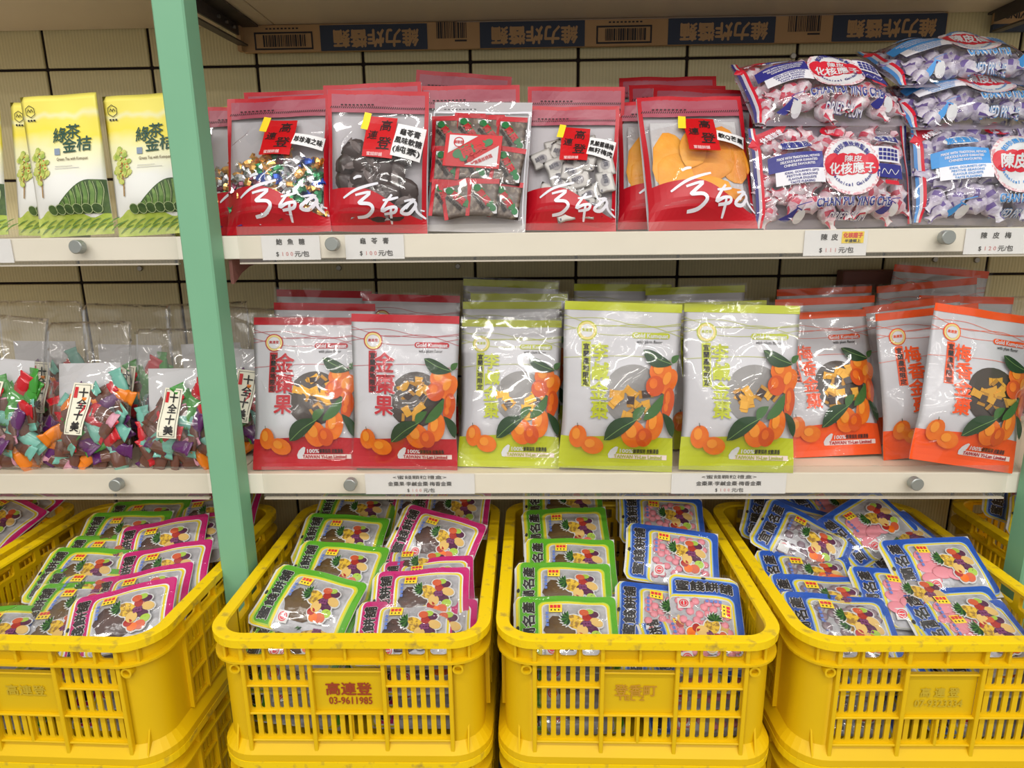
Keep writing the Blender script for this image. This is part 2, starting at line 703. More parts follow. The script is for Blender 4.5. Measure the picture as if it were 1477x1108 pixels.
# --- boards
mBoard = M('cream_laminate', (.76, .65, .50), .4, .4, mottle=(2.5, (.70, .59, .45), .35, .7))
mEdge = M('cream_edge', (.90, .84, .74), .38, .4, mottle=(9, (.86, .80, .70), .3, .75, (1, 1, 3)))
def board(x0, x1, ztop, th, label):
    t = thing('shelf_board', label, 'shelf', ((x0 + x1) / 2, Y_SHELF, ztop - th), group='boards of the shelving')
    w = (x1 - x0) / 2
    obj('panel', bevel_box(-w, .003, 0, w, .352, th, .001, mBoard), t)
    obj('front_edge', bevel_box(-w, 0, 0, w, .003, th, .0009, mEdge), t)
board(-1.66, -.4635, Z_TOP + .03, .03, 'top cream shelf board above the yellow tea pouches')
board(-.4615, 1.3, Z_TOP + .03, .03, 'top cream shelf board above the cardboard strip')
board(-1.66, -.4635, Z_UP, .033, 'cream shelf board carrying the yellow tea pouches')
board(-.4615, 1.3, Z_UP, .033, 'cream shelf board carrying the red zip bags and prune bags')
board(-1.66, -.4635, Z_LOW, .033, 'cream shelf board carrying the clear mixed candy bags')
board(-.4615, 1.3, Z_LOW, .033, 'cream shelf board carrying the kumquat candy bags')

# --- clear guards with round magnets, price cards
mAcr = film('clear_acrylic', (.97, .97, .955), .035, (.9, .88, .82), strength=0, rough=.04, gloss=1.2)
mAcrE = M('acrylic_cut_edge', (.50, .45, .37), .3, .5)
mMag = M('grey_magnet', (.33, .35, .33), .38, .5, .55)
mMagF = M('grey_magnet_face', (.36, .38, .36), .5, .4, .3)
knob_me = disc_mesh(.0098, .012, mMag, 24, .0012)
def guard(x0, x1, z0, z1, ztop, knobs, label):
    t = thing('price_rail', label, 'price rail', ((x0 + x1) / 2, .9605, ztop - .033), group='clear rails along the shelf edges')
    zb = ztop - .033
    w = (x1 - x0) / 2
    MB().box(-w, -.001, z0 - zb, w, .001, z1 - zb, mAcr).build('clear_sheet', t)
    e = MB()
    e.box(-w, -.0012, z0 - zb - .0022, w, .0055, z0 - zb, mAcrE)
    e.build('lower_return', t)
    MB().box(-w, -.0011, z1 - zb, w, .0011, z1 - zb + .0007, mAcr).build('upper_lip', t)
    for kx, kz in knobs:
        obj('magnet', knob_me, t, (kx - (x0 + x1) / 2, -.0015, kz - zb))
guard(-.418, 1.0, -.0440, .006, Z_UP, [(-.279, -.019), (.582, -.019)], 'clear rail in front of the red zip bags')
guard(-1.5, -.508, -.0440, .006, Z_UP, [(-.649, -.019)], 'clear rail in front of the yellow tea pouches')
guard(-.418, .726, -.4095, -.3585, Z_LOW, [(-.278, -.384), (.586, -.384)], 'clear rail in front of the kumquat candy bags')
guard(-1.5, -.506, -.4095, -.3585, Z_LOW, [(-.647, -.384)], 'clear rail in front of the clear candy bags')

mPaper = M('white_card', (.84, .83, .86), .6, .3)
mInk = M('black_ink', (.035, .032, .035), .6, .2)
mRedInk = M('faded_red_ink', (.62, .16, .16), .6, .2)
mYelSt = M('yellow_sticker', (.95, .70, .03), .5, .3)
def flat(ox, oy, oz):
    return lambda u, v, off=0.0: (ox + u, oy - off, oz + v)
def price_card(x0, x1, z0, z1, lines, label):
    t = thing('price_card', label, 'price card', ((x0 + x1) / 2, .9655, z0), group='paper price cards behind the clear rails')
    w, h = (x1 - x0) / 2, z1 - z0
    MB().box(-w, -.0008, 0, w, .0002, h, mPaper).build('card', t)
    p = Print(flat(0, -.001, 0))
    for s, u, v, size, mt, bold, wd in lines:
        p.put(text(s, u, v, size, 0, 1, bold, wd), mt, .0002)
    p.build('lettering', t)
    return t
def price(u, v, n, sp=.0135):
    return [('$', u - .020, v, .0085, mInk, .02, None)] + [(c, u - .0125 + .0066 * k, v, .0080, mRedInk, 0, None) for k, c in enumerate(n)] + [('元/包', u + .0155, v, .0088, mInk, .015, .021)]
def name3(s, u, v, pitch=.0165):
    k0 = (len(s) - 1) / 2
    return [(c, u + (k - k0) * pitch, v, .0092, mInk, .025, None) for k, c in enumerate(s)]
price_card(-.386, -.301, -.041, -.0065, name3('鮑魚糖', 0, .0258) + price(0, .0085, '100'), 'white price card for the foil-wrapped candy bag, beside the first magnet')
price_card(-.264, -.179, -.041, -.0065, name3('龜苓膏', 0, .0258) + price(0, .0085, '100'), 'white price card under the brown jelly bag')
c = price_card(.391, .479, -.043, -.0075, [('陳', -.0165, .026, .0095, mInk, .025, None), ('皮', -.002, .026, .0095, mInk, .025, None)] + price(0, .008, '111'), 'white price card with a small yellow sticker under the red prune bag')
st = MB().box(.008, -.0016, .0175, .0385, -.0009, .0335, mYelSt).build('yellow_sticker', c)
p = Print(flat(0, -.0018, 0))
p.put(text('化核應子', .0232, .0283, .0075, 0, 1, .05, .027), M('red_ink', (.75, .04, .02), .5), .0001)
p.put(text('半邊蝦上', .0232, .0207, .0048, 0, 1, .03, .022), mInk, .0001)
p.build('sticker_lettering', c)
price_card(.615, .703, -.043, -.0075, name3('陳皮梅', -.002, .026) + price(-.002, .008, '120'), 'white price card under the blue prune bag')
price_card(-.84, -.755, -.041, -.0065, [], 'blank end of a white price card under the tea pouches')
KQ = '金棗果·李鹹金棗·梅香金棗'
def kq_lines():
    return [('<蜜餞顆粒禮盒>', 0, .0278, .0066, mInk, .01, .084), (KQ, 0, .0170, .0078, mInk, .02, .100)] + [(s, u * .92, v, z * .85, m_, b, wd * .85 if wd else None) for s, u, v, z, m_, b, wd in price(0, .0062, '100')]
price_card(-.258, -.086, -.405, -.3715, kq_lines(), 'long white price card under the red kumquat bags')
price_card(.220, .396, -.405, -.3715, kq_lines(), 'long white price card under the lime green kumquat bags')

# --- iron brackets
mIron = M('dark_iron', (.075, .062, .058), .45, .5, .4, mottle=(30, (.12, .10, .09), .4, .7))
def iron_bracket(x, label):
    t = thing('shelf_bracket', label, 'bracket', (x, Y_WALL - .002, Z_TOP), group='dark iron brackets under the top board')
    MB().box(0, -.345, -.004, .036, 0, -.0005, mIron).build('top_flange', t)
    mb = MB()
    V = [(0, -.345, -.004), (0, -.345, -.034), (0, -.02, -.020), (0, -.02, -.004), (.004, -.345, -.004), (.004, -.345, -.034), (.004, -.02, -.020), (.004, -.02, -.004)]
    mb.add(V, [(3, 2, 1, 0), (4, 5, 6, 7), (0, 1, 5, 4), (1, 2, 6, 5), (2, 3, 7, 6)], mIron)
    mb.build('web', t)
    MB().box(0, -.345, -.036, .016, -.02, -.033, mIron).build('lower_flange', t).rotation_euler = (rad(2.4), 0, 0)
    for k in range(3):
        obj('bolt', disc_mesh(.003, .004, mScrew, 8), t, (.0045, -.05 - .03 * k, -.013), (0, 0, rad(90)))
iron_bracket(-.527, 'dark iron bracket under the top board beside the green upright')
iron_bracket(.826, 'dark iron bracket under the top board at the right edge')
mBrown = M('brown_paint', (.22, .09, .075), .5, .4)
b = MB()
prof = [(0, -.001), (0, -.036), (.012, -.031), (.03, -.022), (.06, -.014), (.10, -.010), (.34, -.010), (.34, -.001)]
V = [(x, y, z) for x in (-.0025, .0025) for y, z in prof]
n = len(prof)
b.add(V, [tuple(range(n - 1, -1, -1)), tuple(range(n, 2 * n))] + [(i, (i + 1) % n, n + (i + 1) % n, n + i) for i in range(n)], mBrown)
tag(b.build('brown_bracket'), 'small brown curved bracket under the upper board beside the green upright', 'bracket').location = (-.4375, .972, Z_UP - .033)

t = thing('socket_box', 'red-brown box on the tiled wall behind the orange kumquat bags', 'electrical box', (.6625, Y_WALL - .002, -.128))
obj('casing', bevel_box(-.058, -.03, 0, .058, 0, .042, .002, mBrown), t)
mHook = M('bare_steel', (.5, .5, .48), .35, .5, .9)
obj('catch', bevel_box(.016, -.034, -.006, .034, -.030, .014, .001, mHook), t)

# --- cardboard strips at the back of the top board
mKraft = M('kraft_cardboard', (.50, .31, .155), .75, .2, mottle=(14, (.44, .27, .13), .35, .7, (1, 1, .2)))
mNavy = M('dark_blue_print', (.040, .052, .085), .6, .3)
t = thing('cardboard_strip', 'long folded cardboard carton strip with upside-down writing hanging under the top board', 'cardboard', (.1135, Y_WALL - .012, .320))
W2 = .6355
obj('sheet', bevel_box(-W2, -.004, 0, W2, .003, .0462, .001, mKraft), t)
MB().box(-W2 - .006, -.016, .001, -W2 + .0015, -.0035, .044, mKraft).build('folded_end', t)
MB().box(-.24, -.0052, .0440, W2 - .006, -.0041, .0452, M('pale_crease', (.38, .30, .24), .7)).build('crease', t)
for (x0, x1) in ((-.378, -.182), (-.086, .104), (.254, .445), (.547, .747)):
    a, b_ = x0 - .1135, x1 - .1135
    pn = MB().box(a, -.0050, .0006, b_, -.0038, .0435, mNavy).build('printed_panel', t)
    p = Print(flat(0, -.0050, 0))
    p.put(text('維力炸醬麵', (a + b_) / 2 + .004, .0205, .031, 180, 1, .035, .155), mKraft, .0003)
    p.build('lettering', pn)
for (x0, x1, full) in ((-.500, -.392, 1), (-.165, -.11, 0), (.125, .225, 1), (.468, .525, 0)):
    a, b_ = x0 - .1135, x1 - .1135
    p = Print(flat(0, -.0042, 0))
    rnd = random.Random(int(x0 * 1000))
    if full:
        for q in ((a, .004, b_, .007), (a, .031, b_, .034), (a, .004, a + .003, .034), (b_ - .003, .004, b_, .034)):
            p.put(rect(*q, step=1), mInk, .0003)
        z0, z1, xa, xb = .009, .029, a + .016, b_ - .012
        for q_ in range(9):
            p.put(rect(a + .022 + .007 * q_, .0382, a + .0262 + .007 * q_, .0408, step=1), mInk, .0003)
    else:
        z0, z1, xa, xb = .018, .0455, a, b_
        p.put(rect(xb - .022, .0125, xb, .0155, step=1), mInk, .0003)
    x = xa
    while x < xb:
        w = rnd.choice((.0012, .0012, .0022, .0032))
        p.put(rect(x, z0, x + w, z1, step=1), mInk, .0003)
        x += w + rnd.choice((.0012, .002))
    p.build('barcode_print', t)
t = thing('cardboard_flap', 'short cardboard flap with a dark lower edge under the right bracket', 'cardboard', (.905, Y_WALL - .012, .334))
obj('sheet', bevel_box(-.075, -.004, .010, .075, .003, .0315, .001, mKraft), t)
MB().box(-.0752, -.0046, -.002, .0752, .0034, .0102, mNavy).build('printed_panel', t)
p = Print(flat(0, -.0042, 0))
p.put(text('0WINS', -.03, .0235, .013, 180, 1, .03, .05), mInk, .0004)
p.build('lettering', t)
# ================================================================== crates
mCrate = M('yellow_plastic', (.73, .468, .002), .42, .3, mottle=(7, (.67, .425, .004), .35, .75), bump=(90, .08, .0006))
mCrateRim = M('yellow_rim_worn', (.86, .595, .004), .42, .3, mottle=(60, (.45, .31, .04), .56, .74), bump=(70, .25, .0008))
mCratePl = M('yellow_plate', (.67, .43, .003), .42, .3, mottle=(10, (.64, .43, .005), .35, .75))
mPrintRed = M('dark_red_print', (.30, .045, .012), .6)
mPrintFaint = M('worn_red_print', (.50, .25, .02), .6)
mPrintGhost = M('ghost_print', (.52, .37, .02), .6)
CW, CL, CH = .378, .446, .186        # rim width, length front to back, height

def rr_loop(w, l, r, n=6):
    """rounded rectangle, front edge at y=0, anticlockwise from above, starting at the front left of the straight front edge."""
    pts = []
    for cx_, cy_, a0 in ((w / 2 - r, r, -90), (w / 2 - r, l - r, 0), (-w / 2 + r, l - r, 90), (-w / 2 + r, r, 180)):
        for k in range(n + 1):
            a = rad(a0 + 90 * k / n)
            pts.append((cx_ + r * math.cos(a), cy_ + r * math.sin(a)))
    return pts

def sweep(profile, r, mat, name, parent, closed=True, n=6):
    """profile: list of (inset from the rim outline, z); swept round the crate."""
    mb = MB()
    V, F = [], []
    loops = []
    for ins, z in profile:
        w, l = CW - 2 * ins, CL - 2 * ins
        loops.append([(x, y + ins, z) for x, y in rr_loop(w, l, max(.004, r - ins), n)])
    N = len(loops[0])
    for lp in loops:
        V += lp
    K = len(loops)
    for k in range(K if closed else K - 1):
        a, b = k * N, ((k + 1) % K) * N
        for i in range(N):
            F.append((a + i, a + (i + 1) % N, b + (i + 1) % N, b + i))
    mb.add(V, F, mat)
    return mb.build(name, parent)

def slot_panel(x0, x1, rows, fn, mat, name, parent, th=.003):
    """perforated sheet. rows: (z0, z1, [(xa, xb, kind)]) with kind solid, slot or window; fn maps (x, z, depth) to space."""
    mb = MB()
    V, F, look = [], [], {}
    def vid(x, z, d):
        k = (round(x, 5), round(z, 5), d)
        if k not in look:
            look[k] = len(V)
            V.append(fn(x, z, d * th))
        return look[k]
    xs_all = sorted({round(q, 5) for r in rows for c in r[2] for q in c[:2]})
    for z0, z1, cells in rows:
        for xa, xb, kind in cells:
            if kind == 'open':
                continue
            mids = [q for q in xs_all if xa + 1e-6 < q < xb - 1e-6]
            lowp = [(xa, z0)] + [(q, z0) for q in mids] + [(xb, z0)]
            upp = [(xb, z1)] + [(q, z1) for q in reversed(mids)] + [(xa, z1)]
            out = lowp + upp
            if kind == 'solid':
                F.append(tuple(vid(x, z, 0) for x, z in out))
                F.append(tuple(vid(x, z, 1) for x, z in reversed(out)))
                continue
            w, h = xb - xa, z1 - z0
            mx, mz = (w * .27, h * .085) if kind == 'slot' else (w * .12, h * .16)
            hx0, hx1, hz0, hz1 = xa + mx, xb - mx, z0 + mz, z1 - mz
            r = min((hx1 - hx0) * .5, .0045)
            hole = [(hx0, hz0 + r), (hx0 + .3 * r, hz0 + .3 * r), (hx0 + r, hz0), (hx1 - r, hz0), (hx1 - .3 * r, hz0 + .3 * r), (hx1, hz0 + r),
                    (hx1, hz1 - .2 * r), (hx1 - .2 * r, hz1), (hx0 + .2 * r, hz1), (hx0, hz1 - .2 * r)]
            A, B, C_, D = (xa, z0), (xb, z0), (xb, z1), (xa, z1)
            for d in (0, 1):
                q = [vid(x, z, d) for x, z in hole]
                a, b, c, e = (vid(*p, d) for p in (A, B, C_, D))
                low = [vid(*p, d) for p in lowp]
                up = [vid(*p, d) for p in upp]
                fs = [tuple(low) + (q[3], q[2]), (b, c, q[6], q[5]), tuple(up) + (q[8], q[7]), (e, a, q[0], q[9]),
                      (a, q[2], q[1], q[0]), (b, q[5], q[4], q[3]), (c, q[7], q[6]), (e, q[9], q[8])]
                F.extend(f if d == 0 else tuple(reversed(f)) for f in fs)
            for i in range(len(hole)):
                j = (i + 1) % len(hole)
                F.append((vid(*hole[i], 0), vid(*hole[i], 1), vid(*hole[j], 1), vid(*hole[j], 0)))
    mb.add(V, F, mat)
    return mb.build(name, parent)

def cells(x0, x1, n, kind):
    return [(x0 + (x1 - x0) * i / n, x0 + (x1 - x0) * (i + 1) / n, kind) for i in range(n)]

WI = .011                                   # wall set in from the rim
SX = .137                                   # half width of the slotted part of the short side
ZR = (-.034, -.0725, -.115, -.157, -.186)   # heights of the horizontal ribs
def make_crate():
    t = thing('crate', 'x', 'crate', group='yellow plastic crates')
    R = .052
    sweep([(0, -.0005), (.003, 0), (.017, 0), (.0185, -.003), (.0155, -.0045), (.006, -.0055), (.0035, -.012), (.0005, -.012)], R, mCrateRim, 'rim', t, n=8)
    sweep([(.001, -.0335), (.001, -.0365), (WI + .001, -.0375), (WI + .001, -.0325)], R, mCrate, 'flange', t, n=8)
    sweep([(WI + .001, -.160), (.0005, -.176), (.0005, -.186), (.006, -.186), (.006, -.178), (WI + .004, -.166)], R, mCrate, 'foot', t, n=8)
    # rounded corners from rim to foot
    for sx in (-1, 1):
        for back in (0, 1):
            mb = MB()
            V, F = [], []
            r = R - WI
            n = 8
            pts = []
            yA = WI + r
            ext_x, ext_y = SX, .085
            pts.append((sx * ext_x, WI))
            for k in range(n + 1):
                a = rad(-90 + 90 * k / n)
                pts.append((sx * (CW / 2 - WI - r + r * math.cos(a)), WI + r + r * math.sin(a)))
            pts.append((sx * (CW / 2 - WI), ext_y))
            if back:
                pts = [(x, CL - y) for x, y in pts]
            N = len(pts)
            for th, q in ((0, 1.0), (.003, 1.0)):
                for z in (-.004, -.175):
                    for x, y in pts:
                        cx_, cy_ = 0, CL / 2
                        V.append((x - sx * th, y + (th if not back else -th), z))
            for i in range(N - 1):
                F += [(i, i + 1, N + i + 1, N + i), (2 * N + i + 1, 2 * N + i, 3 * N + i, 3 * N + i + 1)]
            mb.add(V, F, mCrate)
            mb.build('corner', t, True)
    # short sides: front and back
    def rows_short(front):
        zt, z1, z2, z3, zb = ZR
        a, b = -.0485, .0485
        rows = [(zt, -.006, cells(-SX, a, 3, 'window') + ([(a, b, 'solid')] if front else cells(a, b, 3, 'window')) + cells(b, SX, 3, 'window'))]
        if front:
            zp = -.049
            rows.append((zp, zt, [(x0, x1, k) for x0, x1, k in cells(-SX, a, 7, 'skip')] + [(a, b, 'open')]))
            rows = rows[:1]
            rows += [(z1, zt, cells(-SX, a, 7, 'slot') + cells(b, SX, 7, 'slot')),
                     (z2, z1, cells(-SX, a, 7, 'slot') + cells(b, SX, 7, 'slot')),
                     (z3, z2, cells(-SX, a, 7, 'slot') + cells(a, 0, 4, 'slot') + cells(0, b, 4, 'slot') + cells(b, SX, 7, 'slot'))]
        else:
            for q0, q1 in ((z1, zt), (z2, z1), (z3, z2)):
                rows.append((q0, q1, cells(-SX, SX, 21, 'slot')))
        rows.append((-.176, z3, [(-SX, a, 'solid'), (a, b, 'solid'), (b, SX, 'solid')]))
        return rows
    slot_panel(-SX, SX, rows_short(True), lambda x, z, d: (x, WI + d, z), mCrate, 'front_panel', t)
    slot_panel(-SX, SX, rows_short(False), lambda x, z, d: (-x, CL - WI - d, z), mCrate, 'back_panel', t)
    # long sides
    y0, y1 = .085, CL - .085
    for sx in (-1, 1):
        rows = [(ZR[0], -.006, cells(y0, y1, 6, 'window'))]
        for q0, q1 in ((ZR[1], ZR[0]), (ZR[2], ZR[1]), (ZR[3], ZR[2])):
            rows.append((q0, q1, cells(y0, y1, 24, 'slot')))
        rows.append((-.176, ZR[3], [(y0, y1, 'solid')]))
        slot_panel(y0, y1, rows, (lambda y, z, d, sx=sx: (sx * (CW / 2 - WI - d), (y if sx > 0 else CL - y), z)), mCrate, 'side_panel', t)
        for k in range(7):
            yy = y0 + (y1 - y0) * k / 6
            xa = sx * (CW / 2 - WI)
            MB().box(min(xa, xa + sx * .006), yy - .002, -.160, max(xa, xa + sx * .006), yy + .002, -.006, mCrate).build('upright_rib', t)
        for z in ZR[1:4]:
            xa = sx * (CW / 2 - WI)
            MB().box(min(xa, xa + sx * .005), y0, z - .0015, max(xa, xa + sx * .005), y1, z + .0015, mCrate).build('long_rib', t)
    # ribs on the front
    rib = bevel_box(-.0028, -.0075, -.176, .0028, .0005, -.008, .0008, mCrate)
    for x in (-SX, -.0485, .0485, SX):
        obj('upright_rib', rib, t, (x, WI, 0))
    small = bevel_box(-.0018, -.0065, -.034, .0018, .0005, -.010, .0006, mCrate)
    for x in (-SX + .0295, -SX + .059, 0, SX - .0295, SX - .059, -.162, .162):
        obj('short_rib', small, t, (x, WI + (.007 if abs(x) > .15 else 0), 0))
    for z in ZR[1:4]:
        for a, b in ((-SX, -.0485), (.0485, SX)) if z != ZR[3] else ((-SX, -.0485), (-.0485, .0485), (.0485, SX)):
            obj('cross_rib', bevel_box(a, -.0055, -.0014, b, .0005, .0014, .0005, mCrate), t, (0, WI, z))
    obj('cross_rib', bevel_box(-.0485, -.0055, -.0014, .0485, .0005, .0014, .0005, mCrate), t, (0, WI, ZR[2]))
    obj('short_rib', bevel_box(-.002, -.0055, ZR[3], .002, .0005, ZR[2], .0006, mCrate), t, (0, WI, 0))
    pl = obj('name_plate', bevel_box(-.0465, .0005, ZR[2], .0465, .0035, -.0530, .0006, mCratePl), t, (0, WI, 0))
    obj('plate_ledge', bevel_box(-.0465, -.0035, -.0535, .0465, .0035, -.0505, .0006, mCrate), t, (0, WI, 0))
    # gussets at the foot and hollow pins beside the upper corners
    for sx in (-1, 1):
        mb = MB()
        V = [(q, y, z) for q in (-.0012, .0012) for y, z in ((WI + .004, -.135), (WI + .004, -.176), (.0015, -.176))]
        mb.add(V, [(0, 1, 2), (5, 4, 3), (0, 3, 4, 1), (1, 4, 5, 2), (2, 5, 3, 0)], mCrate)
        g = mb.build('gusset', t)
        g.location = (sx * .158, .004, 0)
        mb = MB()
        V, F = [], []
        n = 14
        for r, y in ((.0074, .006), (.0074, -.0070), (.0048, -.0070), (.0044, .001)):
            for i in range(n):
                a = 2 * math.pi * i / n
                V.append((r * math.cos(a), y, r * math.sin(a)))
        for k in range(3):
            for i in range(n):
                F.append((k * n + i, k * n + (i + 1) % n, (k + 1) * n + (i + 1) % n, (k + 1) * n + i))
        F.append(tuple(3 * n + i for i in range(n)))
        mb.add(V, F, mCrate)
        mb.build('hollow_pin', t).location = (sx * (SX + .0105), WI + .0005, -.0455)
    obj('base', bevel_box(-CW / 2 + .02, .02, -.180, CW / 2 - .02, CL - .02, -.174, .001, mCrate), t)
    return t

Y_CR, Z_RIM = .745, -.5155
crate0 = make_crate()
CX = {0: -1.064, 1: -.6765, 2: -.2425, 3: .142, 4: .533, 5: .986}
CLAB = {
    0: 'yellow crate at the left edge, holding magenta packets',
    1: 'yellow crate left of the green upright, heaped with green and magenta packets',
    2: 'yellow crate with dark red characters and phone number on its plate',
    3: 'yellow crate with worn reddish print, holding green and blue packets',
    4: 'yellow crate heaped with blue packets only, faint print on its plate',
    5: 'yellow crate behind the right green upright',
}
CY = {0: .745, 1: .738, 2: .745, 3: .745, 4: .745, 5: .765}
CROT = {0: 0, 1: -1.6, 2: .3, 3: -.4, 4: .5, 5: .3}
crates = {}
def place_crate(k, z, label, first=False):
    c = crate0 if first else copy_tree(crate0)
    c.location = (CX[k], CY[k], z)
    c.rotation_euler = (0, 0, rad(CROT[k]))
    c['label'] = label
    return c
for k in (2, 0, 1, 3, 4, 5):
    crates[k] = place_crate(k, Z_RIM, CLAB[k], k == 2)
UNDER = {1: 'yellow crate under the stack left of the green upright', 2: 'lower yellow crate beneath the one with dark red characters',
         3: 'lower yellow crate beneath the one with worn reddish print', 4: 'lower yellow crate beneath the blue packets',
         0: 'lower yellow crate at the left edge', 5: 'lower yellow crate behind the right green upright'}
for k in UNDER:
    place_crate(k, Z_RIM - CH - .0005, UNDER[k])
def plate_print(k, lines):
    p = Print(lambda u, v, off=0.0: (u, WI - .0002 - off, v))
    for s, u, v, size, mt, wd, bold in lines:
        p.put(text(s, u, v, size, 0, 1, bold, wd), mt, .0005)
    p.build('plate_lettering', crates[k])
plate_print(2, [('高連登', .000, -.0795, .0205, mPrintRed, .061, .03), ('03-9611985', .0015, -.0975, .0155, mPrintRed, .058, .02)])
plate_print(3, [('登香町', -.004, -.079, .0185, mPrintFaint, .055, .02), ('TEL 2', -.010, -.0905, .011, mPrintFaint, .036, .02)])
plate_print(4, [('高 連 登', .000, -.079, .0150, mPrintGhost, .050, .03), ('07-9323334', .000, -.0955, .0150, mPrintGhost, .062, .02)])
plate_print(1, [('高連登', .000, -.0795, .0170, mPrintGhost, .055, .02)])
# ================================================================== goods on the boards
WHITE = M('white_print', (.66, .66, .68), .35, .4)
SOFTW = M('bag_white', (.58, .575, .605), .33, .45, bump=(26, .35, .004))
REDP = M('red_print', (.47, .004, .014), .35, .45)
LIMEP = M('lime_print', (.47, .52, .008), .35, .45)
ORANP = M('orange_print', (.86, .085, .004), .35, .45)
BLACKP = M('black_print', (.02, .018, .018), .4, .3)
GREYP = M('grey_print', (.35, .34, .36), .4, .3)
FRUIT = M('kumquat_orange', (.72, .125, .004), .35, .4, mottle=(60, (.78, .19, .008), .35, .7))
FRUITD = M('kumquat_deep', (.60, .075, .004), .35, .4)
FRUITL = M('kumquat_light', (.82, .28, .02), .35, .4)
LEAFD = M('leaf_dark', (.012, .050, .012), .4, .4)
LEAFM = M('leaf_mid', (.040, .13, .022), .4, .4)
LEAFL = M('leaf_vein', (.20, .36, .10), .4, .4)
WINDOW = M('window_shadow', (.055, .040, .032), .3, .5)
WINDOWG = M('window_grey', (.25, .24, .235), .3, .5)
GOLD = M('gold_wrapper', (.78, .40, .045), .32, .5, .35)
GOLDD = M('dull_gold_wrapper', (.50, .24, .03), .35, .5, .3)
DARKC = M('dark_candy', (.055, .035, .03), .2, .6)
F_OUT = film('outer_film', (1, 1, 1), .006, (.9, .9, .93), 15, 1.0, .010, .08, 1.7, 15)
F_CLEAR = film('clear_bag_film', (.99, .985, .98), .025, (.8, .79, .8), 18, 1.0, .011, .08, 1.9, 18)
F_ZIP = film('zip_bag_film', (1, .99, .99), .012, (.88, .86, .88), 15, 1.0, .010, .08, 1.7, 15)

# wrapped flat sweet for the kumquat bags: dark block with two ribbed gold ends
def flat_candy(gold):
    mb = MB()
    V, F = [], []
    prof = [(-.0125, .0002, .0075), (-.0075, .0003, .0068), (-.0068, .0016, .0062), (.0068, .0016, .0062), (.0075, .0003, .0068), (.0125, .0002, .0075)]
    for x, t, w in prof:
        V += [(x, -t, -w), (x, -t, w), (x, .0006, w), (x, .0006, -w)]
    Fa, Fb = [], []
    for k in range(5):
        a, b = 4 * k, 4 * k + 4
        for q in range(4):
            (Fb if k == 2 else Fa).append((a + q, b + q, b + (q + 1) % 4, a + (q + 1) % 4))
    mb.add(V, Fa, gold)
    mb.add(V, Fb + [(0, 1, 2, 3), (23, 22, 21, 20)], DARKC if gold is GOLDD else gold)
    return mb.mesh('candy')
CANDY_FLAT = [flat_candy(GOLD), flat_candy(GOLDD)]

